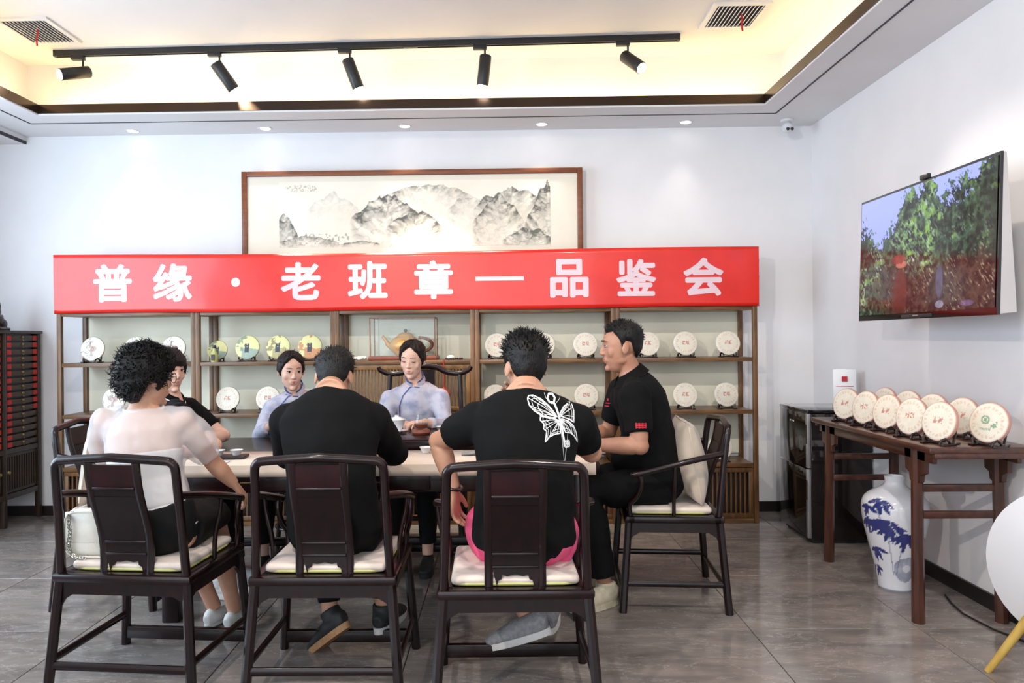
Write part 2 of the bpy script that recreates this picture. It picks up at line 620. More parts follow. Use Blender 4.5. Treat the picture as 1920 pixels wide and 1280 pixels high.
# floor: grout bed with separate stone tiles
floor = struct('floor', MB().box(((XL + XR) / 2, (YF + YB) / 2, -0.06), (XR - XL + 0.4, YB - YF + 0.4, 0.10)), M['grout'])
tile_w = 0.8
tm = MB().box((0, 0, -0.005), (tile_w - 0.004, tile_w - 0.004, 0.010), bev=0.0012, seg=1).mesh('tile', M['marble'], smooth=False)
tile_edge = {}
xs = [1.16 + tile_w * k for k in range(-7, 3)]
ys = [YB - tile_w * k for k in range(0, 11)]
for i in range(len(xs) - 1):
    for j in range(len(ys) - 1):
        x0, x1 = max(xs[i], XL), min(xs[i + 1], XR)
        y0, y1 = max(ys[j + 1], YF), ys[j]
        if x1 - x0 < 0.01 or y1 - y0 < 0.01:
            continue
        key = (round(x1 - x0, 3), round(y1 - y0, 3))
        if key == (tile_w, tile_w):
            me = tm
        else:
            if key not in tile_edge:
                tile_edge[key] = MB().box((0, 0, -0.005), (key[0] - 0.004, key[1] - 0.004, 0.010), bev=0.0012, seg=1).mesh('tile', M['marble'], smooth=False)
            me = tile_edge[key]
        link('tile', me, floor, ((x0 + x1) / 2, (y0 + y1) / 2, 0))

H = ZS + 0.6
struct('wall_back', MB().box(((XL + XR) / 2, YB + T / 2, H / 2 - 0.01), (XR - XL + 2 * T, T, H)), M['wall'])
struct('wall_right', MB().box((XR + T / 2, (YF + YB) / 2, H / 2 - 0.01), (T, YB - YF, H)), M['wall'])
# left wall with a wide window opening, mostly outside the picture
wl = MB()
WY0, WY1, WZ0, WZ1 = 1.1, 4.8, 0.35, 2.85
wl.box((XL - T / 2, (YF + WY0) / 2, H / 2), (T, WY0 - YF, H))
wl.box((XL - T / 2, (WY1 + YB) / 2, H / 2), (T, YB - WY1, H))
wl.box((XL - T / 2, (WY0 + WY1) / 2, WZ0 / 2), (T, WY1 - WY0, WZ0))
wl.box((XL - T / 2, (WY0 + WY1) / 2, (WZ1 + H) / 2), (T, WY1 - WY0, H - WZ1))
struct('wall_left', wl, M['wall'])
wf = MB()
for y in (WY0, WY1):
    wf.box((XL - 0.06, y, (WZ0 + WZ1) / 2), (0.08, 0.06, WZ1 - WZ0))
for k in (1, 2):
    wf.box((XL - 0.06, WY0 + (WY1 - WY0) * k / 3, (WZ0 + WZ1) / 2), (0.06, 0.05, WZ1 - WZ0))
for z in (WZ0, WZ1):
    wf.box((XL - 0.06, (WY0 + WY1) / 2, z), (0.08, WY1 - WY0 + 0.06, 0.06))
win = struct('window_1', wf, M['white_plastic'])
pane = MB().box((0, 0, 0), (0.008, (WY1 - WY0) / 3 - 0.05, WZ1 - WZ0 - 0.06)).mesh('pane', M['glass'], smooth=False)
for k in range(3):
    link('pane', pane, win, (XL - 0.06, WY0 + (WY1 - WY0) * (k + 0.5) / 3, (WZ0 + WZ1) / 2))
# shop front behind the camera
sf = MB()
for k in range(5):
    sf.box((XL + (XR - XL) * k / 4, YF - 0.05, H / 2), (0.08, 0.08, H))
for z in (0.05, 2.75, 3.2):
    sf.box(((XL + XR) / 2, YF - 0.05, z), (XR - XL, 0.08, 0.1))
win2 = struct('window_2', sf, M['black_metal'])
pane2 = MB().box((0, 0, 0), ((XR - XL) / 4 - 0.08, 0.008, 2.6)).mesh('pane', M['glass'], smooth=False)
for k in range(4):
    link('pane', pane2, win2, (XL + (XR - XL) * (k + 0.5) / 4, YF - 0.05, 1.4))

# ceiling: lowered border, cove, raised tray
OX0, OX1, OY0, OY1 = -3.40, 1.90, 0.6, 5.42
CV = 0.20
cl = MB()
st = 0.075


def plate(x0, x1, y0, y1, z0, z1):
    cl.box(((x0 + x1) / 2, (y0 + y1) / 2, (z0 + z1) / 2), (x1 - x0, y1 - y0, z1 - z0))


plate(XL, XR, OY1, YB, ZS, ZS + st)
plate(XL, XR, YF, OY0, ZS, ZS + st)
plate(XL, OX0, OY0, OY1, ZS, ZS + st)
plate(OX1, XR, OY0, OY1, ZS, ZS + st)
plate(OX0 - CV - 0.05, OX0 - CV, OY0 - CV, OY1 + CV, ZS + st, ZC)
plate(OX1 + CV, OX1 + CV + 0.05, OY0 - CV, OY1 + CV, ZS + st, ZC)
plate(OX0 - CV, OX1 + CV, OY1 + CV, OY1 + CV + 0.05, ZS + st, ZC)
plate(OX0 - CV, OX1 + CV, OY0 - CV - 0.05, OY0 - CV, ZS + st, ZC)
plate(XL, XR, YF, YB, ZC, ZC + 0.1)
plate(XL, -3.85, YF, YB, 3.0, ZS)
struct('ceiling', cl, M['ceil'])
zb0, zb1 = ZS + 0.012, ZS + 0.078
zc_ = (zb0 + zb1) / 2
trims = [(((OX0 + OX1) / 2, OY1 - 0.004, zc_), (OX1 - OX0, 0.008, zb1 - zb0), 'bronze'),
         ((OX0 + 0.004, (OY0 + OY1) / 2, zc_), (0.008, OY1 - OY0, zb1 - zb0), 'bronze'),
         ((OX1 - 0.004, (OY0 + OY1) / 2, zc_), (0.008, OY1 - OY0, zb1 - zb0), 'bronze'),
         (((OX0 + OX1) / 2, OY0 + 0.004, zc_), (OX1 - OX0, 0.008, zb1 - zb0), 'bronze'),
         (((OX0 - 0.18 + OX1 + 0.15) / 2, OY1 + 0.2, ZS - 0.001), (OX1 - OX0 + 0.33, 0.012, 0.004), 'gap_shade'),  # solid dark strips, here and below, stand in for shaded recessed slots
         ((OX0 - 0.18, (OY0 + OY1 + 0.2) / 2, ZS - 0.001), (0.012, OY1 - OY0 + 0.2, 0.004), 'gap_shade'),
         ((OX1 + 0.15, (OY0 + OY1 + 0.2) / 2, ZS - 0.001), (0.012, OY1 - OY0 + 0.2, 0.004), 'gap_shade'),
         ((-3.852, (YF + YB) / 2, 3.012), (0.012, YB - YF, 0.024), 'gap_shade')]  # dark strip in place of the shadow gap at the bulkhead edge
for i, (c, d, m) in enumerate(trims):
    struct('trim_%d' % (i + 1), MB().box(c, d), M[m])
# warm light strips lying in the cove behind the bronze lip
zl = ZS + st + 0.008
for (c, d, ax) in [(((OX0 + OX1) / 2, OY1 + 0.10, zl), (OX1 - OX0, 0.02, 0.012), 0),
                   ((OX0 - 0.10, (OY0 + OY1) / 2, zl), (0.02, OY1 - OY0, 0.012), 1),
                   ((OX1 + 0.10, (OY0 + OY1) / 2, zl), (0.02, OY1 - OY0, 0.012), 2)]:
    names = ['warm light strip in the ceiling cove along the back wall',
             'warm light strip in the ceiling cove on the left side',
             'warm light strip in the ceiling cove above the television side']
    tag(MB().box(c, d).build('light_strip', M['led'], smooth=False), names[ax], 'light strip', 'cove light strips')
# skirting
struct('baseboard_back', MB().box(((XL + XR) / 2, YB - 0.007, 0.04), (XR - XL, 0.014, 0.08)), M['skirting'])
struct('baseboard_right', MB().box((XR - 0.007, (YF + YB) / 2, 0.04), (0.014, YB - YF - 0.03, 0.08)), M['skirting'])

# ------------------------------------------------------------------ ceiling fittings
ta, tb = V(-3.21, 5.34, ZC - 0.022), V(1.23, 5.22, ZC - 0.022)
tmid = (ta + tb) / 2
tdir = (tb - ta).normalized()
tang = math.atan2(tdir.y, tdir.x)
trk = thing('track_rail', 'long black lighting track fixed to the raised ceiling', 'light track', tmid, tang)
L_ = (tb - ta).length
b = MB()
b.box((0, -0.014, 0), (L_, 0.008, 0.044))
b.box((0, 0.014, 0), (L_, 0.008, 0.044))
b.box((0, 0, 0.017), (L_, 0.03, 0.01))
b.build('rail', M['black_metal'], trk, smooth=False)
for s in (-1, 1):
    MB().box((s * (L_ / 2 + 0.006), 0, 0), (0.02, 0.042, 0.048), bev=0.004).build('end_cap', M['black_metal'], trk)
MB().box((0.35, 0, -0.006), (0.10, 0.034, 0.036), bev=0.003).build('joiner', M['black_metal'], trk)

heads = [(-3.03, (-0.60, -0.72, -0.34), 'leftmost black track spotlight, aimed left with its lit lens showing', 25),
         (-2.03, (0.50, 0.36, -0.79), 'second black track spotlight from the left, tilted right', 150),
         (-1.09, (0.33, 0.18, -0.93), 'middle black track spotlight of the five, slightly tilted', 150),
         (-0.13, (-0.12, 0.10, -0.99), 'fourth black track spotlight from the left, hanging nearly straight down', 30),
         (0.87, (0.46, -0.62, -0.64), 'rightmost black track spotlight, aimed right with its lit lens showing', 60)]
for hx, d, lab, pw in heads:
    tpos = ta + tdir * ((hx - ta.x) / tdir.x)
    root = thing('track_spotlight', lab, 'spotlight', (tpos.x, tpos.y, ZC - 0.045), 0, 'spotlights on the ceiling track')
    d = Vector(d).normalized()
    MB().box((-0.02, 0, -0.012), (0.095, 0.034, 0.03), bev=0.004).build('adapter', M['black_metal'], root)
    MB().tube([(0.015, 0, -0.025), (0.015, 0, -0.10)], 0.007, n=10).build('stem', M['black_metal'], root)
    piv = V(0.015, 0, -0.115)
    a = piv - d * 0.045
    e = piv + d * 0.165
    rr = 0.042
    b = MB()
    b.tube([a - d * 0.004, a, a + d * 0.004, e - d * 0.004, e], [rr - 0.008, rr - 0.003, rr, rr, rr - 0.002], n=28, lat=d.orthogonal())
    bar = b.build('barrel', M['black_metal'], root)
    MB().tube([piv + V(-0.012, 0, 0), piv + V(0.012, 0, 0)], 0.012, n=12).build('knuckle', M['black_metal'], root)
    MB().tube([e - d * 0.001, e + d * 0.002], [rr - 0.005, rr - 0.007], n=24, lat=d.orthogonal()).build('lens', M['lamp_on'], bar)
    w0 = V(tpos.x, tpos.y, ZC - 0.045) + e + d * 0.006
    l = add_spot('spotlight_lamp', w0, w0 + d, pw, 50, 0.5, (1.0, 0.88, 0.72), 0.03)

dl = [(-2.92, 5.86), (-1.86, 5.84), (-0.76, 5.83), (0.31, 5.83), (1.43, 5.83)]
dlab = ['leftmost recessed downlight in the lowered ceiling border', 'second recessed downlight from the left in the ceiling border',
        'recessed downlight straight above the framed landscape', 'fourth recessed downlight from the left in the ceiling border',
        'rightmost recessed downlight, near the ceiling camera']
for (x, y), lab in zip(dl, dlab):
    root = thing('downlight', lab, 'downlight', (x, y, ZS), 0, 'recessed downlights')
    MB().lathe([(0.040, -0.001), (0.048, -0.004), (0.052, -0.004), (0.054, 0.0)], 28).build('trim_ring', M['white_plastic'], root)
    MB().lathe([(0.0, -0.0005), (0.040, -0.0015)], 24).build('lens', M['lamp_dim'], root)
    add_spot('downlight_lamp', (x, y - 0.02, ZS - 0.02), (x, y - 0.08, 0), 9 if x < 1.2 else 4, 70, 0.9, (1.0, 0.93, 0.84), 0.04)


def vent(cx, cy, w, d, lab, lean):
    root = thing('ceiling_vent', lab, 'vent', (cx, cy, ZC), 0, 'ceiling vents')
    fw = 0.035
    b = MB()
    for s in (-1, 1):
        b.box((s * (w / 2 + fw / 2), 0, -0.006), (fw, d + 2 * fw, 0.012))
        b.box((0, s * (d / 2 + fw / 2), -0.006), (w, fw, 0.012))
    b.build('frame', M['white_plastic'], root, smooth=False)
    MB().box((0, 0, -0.001), (w, d, 0.002)).build('duct', M['gap_shade'], root, smooth=False)  # flat dark plate, painting the shade of an opening behind the slats
    sl = MB().box((0, 0, 0), (0.004, d, 0.020), rot=(0, R(lean), 0)).mesh('slat', M['white_plastic'], smooth=False)
    n = 12
    for k in range(n):
        link('slat', sl, root, (-w / 2 + w * (k + 0.5) / n, 0, -0.012))
    b = MB()
    b.tube([(0.03, -0.05, -0.012), (0.035, -0.055, -0.05), (0.028, -0.06, -0.09), (0.034, -0.06, -0.13)], [(0.006, 0.001)] * 4, n=6)
    b.build('ribbon', M['red_cord'], root)


vent(1.53, 4.92, 0.30, 0.32, 'square white ceiling vent with a red ribbon, above the television side', 42)
vent(-3.12, 4.98, 0.30, 0.34, 'square white ceiling vent with a red ribbon, at the upper left', -42)

# ceiling camera
root = thing('security_camera', 'small white twin-lens camera under the ceiling corner', 'camera', (2.20, 5.80, ZS))
MB().lathe([(0.0, 0), (0.05, 0), (0.05, -0.016), (0.03, -0.026), (0.0, -0.03)], 24).build('mount', M['white_plastic'], root)
b = MB()
b.ell((0, -0.015, -0.065), (0.045, 0.05, 0.042))
hd = b.build('head', M['white_plastic'], root)
for s in (-1, 1):
    MB().tube([(s * 0.016, -0.055, -0.082), (s * 0.016, -0.066, -0.088)], 0.012, n=14).build('lens', M['black_gloss'], hd)

# ------------------------------------------------------------------ display shelves
SW, SD = 1.053, 0.38
SY = 5.585 + SD / 2
SX0 = -3.378
ps = 0.034
boards = [1.237, 0.846, 0.448]


def shelf_unit(label, loc, mid):
    root = thing('display_shelf', label, 'shelf', loc, 0, 'walnut display shelves in a row')
    hw, hd_ = SW / 2, SD / 2
    pm = MB().box((0, 0, 1.0), (ps, ps, 2.0), bev=0.004).mesh('post', M['walnut'])
    for sx in (-1, 1):
        for sy in (-1, 1):
            link('post', pm, root, (sx * (hw - ps / 2), sy * (hd_ - ps / 2), 0))
    bm_ = MB().box((0, 0, 0), (SW - 2 * ps, SD - 0.01, 0.030), bev=0.003).mesh('board', M['walnut_h'])
    for z in boards + [1.62, 2.0]:
        link('board', bm_, root, (0, 0, z - 0.015))
    MB().box((0, hd_ - 0.006, 1.22), (SW - 2 * ps, 0.008, 1.5)).build('back_panel', M['panel_cream'], root, smooth=False)

    def slatted(z0, z1, n, dark, m, y):
        for z in (z0 + 0.02, z1 - 0.02):
            MB().box((0, y, z), (SW - 2 * ps, 0.022, 0.034), bev=0.003).build('rail', m, root)
        for x in (-(hw - ps - 0.018), 0, hw - ps - 0.018):
            MB().box((x, y, (z0 + z1) / 2), (0.034, 0.022, z1 - z0 - 0.07), bev=0.003).build('stile', m, root)
        sm = MB().box((0, 0, 0), (0.011, 0.012, z1 - z0 - 0.07)).mesh('slat', m, smooth=False)
        for k in range(n):
            x = -(hw - ps - 0.045) + (2 * (hw - ps) - 0.09) * (k + 0.5) / n
            if abs(x) > 0.02:
                link('slat', sm, root, (x, y, (z0 + z1) / 2))
        MB().box((0, y + 0.06, (z0 + z1) / 2), (SW - 2 * ps, 0.006, z1 - z0 - 0.01)).build('inner_panel', dark, root, smooth=False)
    slatted(0.035, 0.416, 26, M['cab_frame'], M['walnut'], -hd_ + 0.03)
    MB().box((0, -hd_ + 0.03, 0.0185), (SW - 2 * ps, 0.03, 0.033)).build('plinth', M['walnut_h'], root, smooth=False)
    if mid:
        slatted(0.85, 1.205, 36, M['panel_cream'], M['walnut_light'], -hd_ + 0.03)
    return root


ords = ['leftmost', 'second from left', 'middle', 'second from right', 'rightmost']
desc = ['leftmost walnut display shelf bay, next to the drawer cabinet', 'second walnut display shelf bay from the left, holding yellow tea cakes',
        'middle walnut display shelf bay with slatted doors below the glass teapot case',
        'second walnut display shelf bay from the right, behind the butterfly shirt man',
        'rightmost walnut display shelf bay, next to the black wine cooler']
bayx = [SX0 + SW * (k + 0.5) for k in range(5)]
first = shelf_unit(desc[0], (bayx[0], SY, 0), False)
for k in (1, 3, 4):
    copy_tree(first, (bayx[k], SY, 0), label=desc[k])
shelf_unit(desc[2], (bayx[2], SY, 0), True)

# ------------------------------------------------------------------ red banner
BY = 5.572


def ban_y(x, z):
    return BY - 0.006 * math.sin(x * 3.1 + 0.7) * (0.4 + (2.05 - z)) - 0.004 * math.sin(x * 8.3 + z * 5) * (2.05 - z) / 0.43


bx0, bx1 = SX0 - 0.008, SX0 + 5 * SW + 0.008
nb, nz_ = 220, 14
b = MB()
vs = []
path = []
for k in range(6):
    path.append((bx0, BY + 0.16 - 0.16 * k / 6))
for k in range(nb + 1):
    path.append((bx0 + (bx1 - bx0) * k / nb, None))
for k in range(1, 7):
    path.append((bx1, BY + 0.16 * k / 6))
for (x, y) in path:
    for j in range(nz_ + 1):
        v = j / nz_
        sag = 0.012 * math.sin((x - bx0) / (bx1 - bx0) * PI * 5) * 0.35
        end = 0.0
        if y is not None:
            end = 0.012 * math.sin(j * 1.7 + x)
        tilt = 0.006 * (x - bx0) / (bx1 - bx0)
        z = 1.612 + tilt + sag * (1 - v) + (2.048 - 1.612) * v + 0.008 * math.sin(x * 1.3) * v
        yy = ban_y(x, z) if y is None else y
        vs.append((x + end, yy, z))
m_ = nz_ + 1
fs = []
for i in range(len(path) - 1):
    for j in range(nz_):
        fs.append((i * m_ + j, (i + 1) * m_ + j, (i + 1) * m_ + j + 1, i * m_ + j + 1))
# second skin 2 mm behind gives the cloth its thickness
b.add(vs, fs)
bm_mesh = b.mesh('cloth', M['banner'])
ban = thing('banner', 'long red cloth banner with white characters tied across the shelf tops', 'banner', ((bx0 + bx1) / 2, BY, 0))
clo = link('cloth', bm_mesh, ban, (-(bx0 + bx1) / 2, -BY, 0))
sol = clo.modifiers.new('thickness', 'SOLIDIFY')
sol.thickness = 0.002
sol.offset = 1


def glyph(ch, size, off):
    cu = bpy.data.curves.new('glyph', 'FONT')
    cu.body = ch
    cu.size = size
    cu.offset = off
    cu.align_x = 'CENTER'
    cu.align_y = 'CENTER'
    cu.resolution_u = 3
    o = bpy.data.objects.new('glyph', cu)
    COL.objects.link(o)
    dg = bpy.context.evaluated_depsgraph_get()
    me = bpy.data.meshes.new_from_object(o.evaluated_get(dg))
    bpy.data.objects.remove(o, do_unlink=True)
    a = np_verts(me)
    pol = [tuple(p.vertices) for p in me.polygons]
    return a, pol


chars = [('普', -2.94), ('缘', -2.486), ('老', -1.518), ('班', -1.016), ('章', -0.522), ('品', 0.49), ('鉴', 0.988), ('会', 1.486)]
for ch, cx in chars:
    a, pol = glyph(ch, 0.30, 0.0)
    mn, mx_ = a.min(0), a.max(0)
    s = 0.274 / max(mx_[0] - mn[0], mx_[1] - mn[1])
    cen = (mn + mx_) / 2
    b = MB()
    for q in range(9):                     # heavy stroke weight
        ox, oz = (0, 0) if q == 8 else (0.0095 * math.cos(q * PI / 4), 0.0095 * math.sin(q * PI / 4))
        pts = []
        for p in a:
            x = cx + (p[0] - cen[0]) * s * 1.02 + ox
            z = 1.838 + (p[1] - cen[1]) * s * 0.98 + oz
            pts.append((x - (bx0 + bx1) / 2, ban_y(x, z) - 0.0035 - 0.00012 * q - BY, z))
        b.add(pts, pol)
    b.build('character', M['banner_text'], ban, smooth=False)
b = MB()
cx, cz = -2.008, 1.835
ring = [(cx + 0.034 * math.cos(2 * PI * k / 24), cz + 0.034 * math.sin(2 * PI * k / 24)) for k in range(24)]
b.add([(x - (bx0 + bx1) / 2, ban_y(x, z) - 0.0035 - BY, z) for x, z in ring], [tuple(range(24))])
b.build('dot', M['banner_text'], ban, smooth=False)
b = MB()
q = []
for k in range(13):
    x = -0.028 - 0.18 + 0.36 * k / 12
    q += [(x, 1.826), (x, 1.856)]
b.add([(x - (bx0 + bx1) / 2, ban_y(x, z) - 0.0035 - BY, z) for x, z in q], [(2 * k, 2 * k + 2, 2 * k + 3, 2 * k + 1) for k in range(12)])
b.build('dash', M['banner_text'], ban, smooth=False)

# ------------------------------------------------------------------ framed landscape
px0, px1, pz0, pz1 = -2.07, 0.63, 2.015, 2.735
pc = ((px0 + px1) / 2, 5.90, pz0)
pw_, ph_ = px1 - px0, pz1 - pz0
pic = thing('framed_painting', 'wide framed ink landscape painting standing on the shelves above the banner', 'painting', pc)
fwid = 0.042
for s in (-1, 1):
    MB().box((s * (pw_ / 2 - fwid / 2), 0, ph_ / 2), (fwid, 0.035, ph_), bev=0.005).build('frame_side', M['frame_wood'], pic)
    MB().box((0, 0, fwid / 2 if s < 0 else ph_ - fwid / 2), (pw_ - 2 * fwid, 0.035, fwid), bev=0.005).build('frame_side', M['frame_wood'], pic)
MB().box((0, 0.006, ph_ / 2), (pw_ - 2 * fwid, 0.012, ph_ - 2 * fwid)).build('mount', M['paper'], pic, smooth=False)


def grid_print(name, w, h, nx, ny, fn, mat, parent, loc, rot=(0, 0, 0)):
    """flat print facing -Y, lower edge centre at the origin"""
    u, v = np.meshgrid(np.linspace(0, 1, nx + 1), np.linspace(0, 1, ny + 1))
    P = np.stack([(u - 0.5) * w, np.zeros_like(u), v * h], -1).reshape(-1, 3)
    idx = np.arange((nx + 1) * (ny + 1)).reshape(ny + 1, nx + 1)
    F = np.stack([idx[:-1, :-1], idx[:-1, 1:], idx[1:, 1:], idx[1:, :-1]], -1).reshape(-1, 4)
    me = bpy.data.meshes.new(name)
    me.from_pydata(P.tolist(), [], F.tolist())
    me.materials.append(mat)
    set_print(me, fn(u.ravel(), v.ravel()))
    return link(name, me, parent, loc, rot)


def ink(u, v):
    paper = lin((244, 237, 222))
    col = np.tile(paper, (len(u), 1))
    inkc = lin((62, 60, 62))
    green = lin((112, 128, 104))
    ocr = lin((214, 184, 140))
    a_tot = np.zeros_like(u)
    g_tot = np.zeros_like(u)
    # (centre, half width, foot, top, darkness, fade length, seed)
    lay = [(0.55, 0.17, 0.72, 0.98, 0.45, 0.16, 3), (0.20, 0.10, 0.50, 0.85, 0.16, 0.20, 5), (0.70, 0.08, 0.50, 0.80, 0.35, 0.25, 9),
           (0.86, 0.15, 0.45, 0.96, 0.55, 0.30, 12), (0.40, 0.14, 0.34, 0.84, 0.80, 0.34, 21), (0.50, 0.11, 0.22, 0.60, 0.80, 0.30, 33),
           (0.81, 0.10, 0.25, 0.78, 0.75, 0.34, 41), (0.99, 0.09, 0.10, 0.98, 0.90, 0.45, 51), (0.02, 0.055, 0.05, 0.56, 0.75, 0.40, 61),
           (0.10, 0.13, 0.02, 0.20, 0.55, 0.14, 71), (0.92, 0.10, 0.02, 0.30, 0.85, 0.22, 81), (0.30, 0.08, 0.03, 0.10, 0.5, 0.05, 91)]
    for (c, hw, z0, z1, dk, fl, sd) in lay:
        t = np.clip(1 - np.abs(u - c) / hw, 0, 1)
        jag = fbm(u * 4, u * 0 + sd, 8, sd, 4)
        h = z0 + (z1 - z0) * np.clip(t, 0, 1) ** 0.55 * (0.62 + 0.55 * jag)
        d = h - v
        ins = (d > 0) & (t > 0)
        streak = fbm(u * 4 + (v * 0.8) * np.sign(c - u + 1e-6), v * 0.9, 13, sd + 1, 4)
        cre = np.abs(fbm(u * 4, v * 1.2, 7, sd + 2, 4) - 0.5) * 2
        a = dk * np.exp(-np.clip(d, 0, 9) / fl) * np.clip(0.35 + 2.4 * (streak - 0.38), 0, 1) * 1.15
        a += dk * 0.55 * np.exp(-np.clip(d, 0, 9) / 0.03) + dk * 0.8 * np.exp(-cre / 0.06) * np.exp(-d / (fl * 1.5))
        a *= np.clip(t * 5, 0, 1) * ins
        a_tot = np.where(ins, np.maximum(a_tot * (1 - 0.5 * np.clip(a, 0, 1)), a), a_tot)
        g_tot = np.maximum(g_tot, ins * np.clip(fbm(u * 4, v, 5, sd + 4, 3) - 0.5, 0, 1) * dk)
    # small trees near the shore and the column of writing at upper left
    dots = (fbm(u * 4.4, v, 34, 77, 2) > 0.60) & (v < 0.16 + 0.10 * fbm(u * 4, u * 0, 6, 8, 2)) & ((u < 0.26) | (u > 0.86)) & (v > 0.03)
    a_tot = np.maximum(a_tot, dots * 0.5)
    wr = (np.abs(v - 0.90) < 0.05) & (u > 0.02) & (u < 0.14) & (fbm(u * 4.4, v, 60, 4, 1) > 0.62)
    a_tot = np.maximum(a_tot, wr * 0.4)
    a_tot = np.clip(a_tot, 0, 0.92)[:, None]
    warm = (np.clip(fbm(u * 4, v, 2.2, 90, 3) - 0.45, 0, 1) * 0.8)[:, None]
    col = col * (1 - warm * 0.6) + ocr * warm * 0.6
    tone = inkc * (1 - np.clip(g_tot * 2, 0, 0.6))[:, None] + green * np.clip(g_tot * 2, 0, 0.6)[:, None]
    return col * (1 - a_tot) + tone * a_tot


grid_print('painted_sheet', 2.15, 0.52, 430, 110, ink, M['ink'], pic, (0.02, -0.0015, 0.115))

# ------------------------------------------------------------------ television on the right wall
TVW, TVH = 1.25, 0.705
tv = thing('television', 'wall mounted flat television showing a green orchard under blue sky', 'television', (2.145, 3.87, 1.478), R(-90))
# local frame: x along the screen (towards the camera = -x), screen faces -y
tv.rotation_euler = (0, 0, R(-90))
tilt = R(2.0)
b = MB()
b.prism([(-0.024, 0), (-0.010, 0), (0.012, TVH), (-0.0, TVH)], 'x', -TVW / 2, TVW / 2)
b.build('panel', M['black_gloss'], tv, smooth=False)
b = MB()
b.prism([(-0.010, 0.005), (0.060, 0.012), (0.056, 0.10), (0.024, TVH - 0.004), (0.012, TVH - 0.002)], 'x', -TVW / 2 - 0.001, TVW / 2 + 0.001)
b.build('back_cover', M['tv_side'], tv, smooth=False)


def tv_img(u, v):
    asp = 1.78
    U = u * asp
    sky = lin((150, 160, 236)) * (0.78 + 0.3 * v)[:, None]
    n1 = fbm(U, v, 8, 2, 6)
    n2 = fbm(U, v, 30, 4, 5)
    n3 = fbm(U, v, 4, 6, 4)
    n4 = fbm(U * 1.3 + v, v * 0.6, 60, 9, 3)
    hgt = np.interp(u, [0, 0.05, 0.12, 0.19, 0.25, 0.31, 0.36, 0.44, 0.5, 0.56, 0.61, 0.66, 0.74, 0.80, 0.86, 0.92, 1.0],
                    [0.74, 0.77, 0.66, 0.58, 0.66, 0.72, 0.90, 1.0, 0.92, 1.04, 1.0, 0.80, 0.96, 0.98, 0.92, 1.02, 1.1])
    hgt = hgt + (n2 - 0.5) * 0.30 + (n4 - 0.5) * 0.16
    fol = v < hgt
    g = lin((70, 96, 72)) * (0.05 + 3.2 * np.clip(n2 - 0.36, 0, 1) ** 1.3)[:, None]
    k = np.clip((n1 - 0.50) * 5, 0, 1) * np.clip((n2 - 0.46) * 5, 0, 1)
    g = g * (1 - k[:, None]) + lin((122, 164, 74)) * k[:, None]
    w = np.clip((n4 - 0.60) * 6, 0, 1) * np.clip((n1 - 0.4) * 4, 0, 1)
    g = g * (1 - 0.7 * w[:, None]) + lin((168, 190, 184)) * 0.7 * w[:, None]
    dk = np.clip((u - 0.84) * 6, 0, 1) * 0.8 * (v > 0.3) + np.clip((0.13 - u) * 9, 0, 1) * 0.85 * (v > 0.42)
    g *= np.clip(1 - dk, 0.05, 1)[:, None]
    col = np.where(fol[:, None], g, sky)
    hole = (n3 + 0.35 * (n4 - 0.5) > 0.63) & (v > 0.74) & (u > 0.3) & (u < 0.92)
    col = np.where(hole[:, None], sky * 0.95, col)
    gr = 0.27 + 0.22 * n1 + 0.05 * np.sin(u * 9) + 0.12 * (n2 - 0.5)
    soil = np.clip((gr - v) * 12, 0, 1) * np.clip((u - 0.20 + 0.5 * (n2 - 0.5)) * 10, 0, 1)
    s = lin((66, 50, 40)) * (0.03 + 2.6 * np.clip(n2 - 0.36, 0, 1))[:, None]
    kk = (np.clip((n4 - 0.64) * 8, 0, 1) * np.clip((n1 - 0.42) * 5, 0, 1))[:, None]
    s = s * (1 - kk) + lin((150, 132, 108)) * kk
    col = col * (1 - soil[:, None]) + s * soil[:, None]

    def el(cx, cy, rx, ry, soft=0.25):
        q = ((u - cx) / rx) ** 2 + ((v - cy) / ry) ** 2 + (n2 - 0.5) * 0.5
        return np.clip((1 - q) / soft, 0, 1)[:, None]
    for (cx, cy, rx, ry, cc, am) in [(0.365, 0.18, 0.058, 0.19, (80, 34, 26), 1), (0.365, 0.06, 0.054, 0.09, (70, 30, 22), 1), (0.372, 0.395, 0.046, 0.03, (176, 104, 88), 0.9),
                                     (0.35, 0.44, 0.06, 0.04, (128, 44, 40), 0.9), (0.66, 0.22, 0.026, 0.13, (74, 76, 104), 0.75), (0.665, 0.05, 0.03, 0.03, (150, 150, 174), 0.6), (0.84, 0.045, 0.045, 0.022, (110, 90, 136), 0.5)]:
        m_ = el(cx, cy, rx, ry) * am
        col = col * (1 - m_) + lin(cc) * (0.55 + 0.8 * n2)[:, None] * m_
    return col


bz = 0.012
sc_h = TVH - 0.045
scr = grid_print('screen', TVW - 2 * bz, sc_h, 400, 220, tv_img, M['screen'], tv, (0, -0.024 + 0.0013 - 0.0035, 0.032))
scr.rotation_euler = (-math.atan2(0.024, TVH), 0, 0)
MB().box((0.05, -0.002, TVH + 0.012), (0.075, 0.022, 0.026), bev=0.005).build('webcam', M['black_metal'], tv)
MB().box((0, -0.026, 0.014), (0.28, 0.010, 0.018), bev=0.003).build('sensor_bar', M['black_metal'], tv)
MB().box((0, -0.0325, 0.016), (0.05, 0.001, 0.006)).build('badge', M['silver'], tv, smooth=False)
b = MB()
b.box((0, 0.17, TVH * 0.5), (0.10, 0.21, 0.06))
b.box((0, 0.295, TVH * 0.5), (0.30, 0.03, 0.30))
b.box((-0.16, 0.075, TVH * 0.5), (0.03, 0.03, 0.36))
b.box((0.16, 0.075, TVH * 0.5), (0.03, 0.03, 0.36))
b.build('wall_bracket', M['black_metal'], tv, smooth=False)

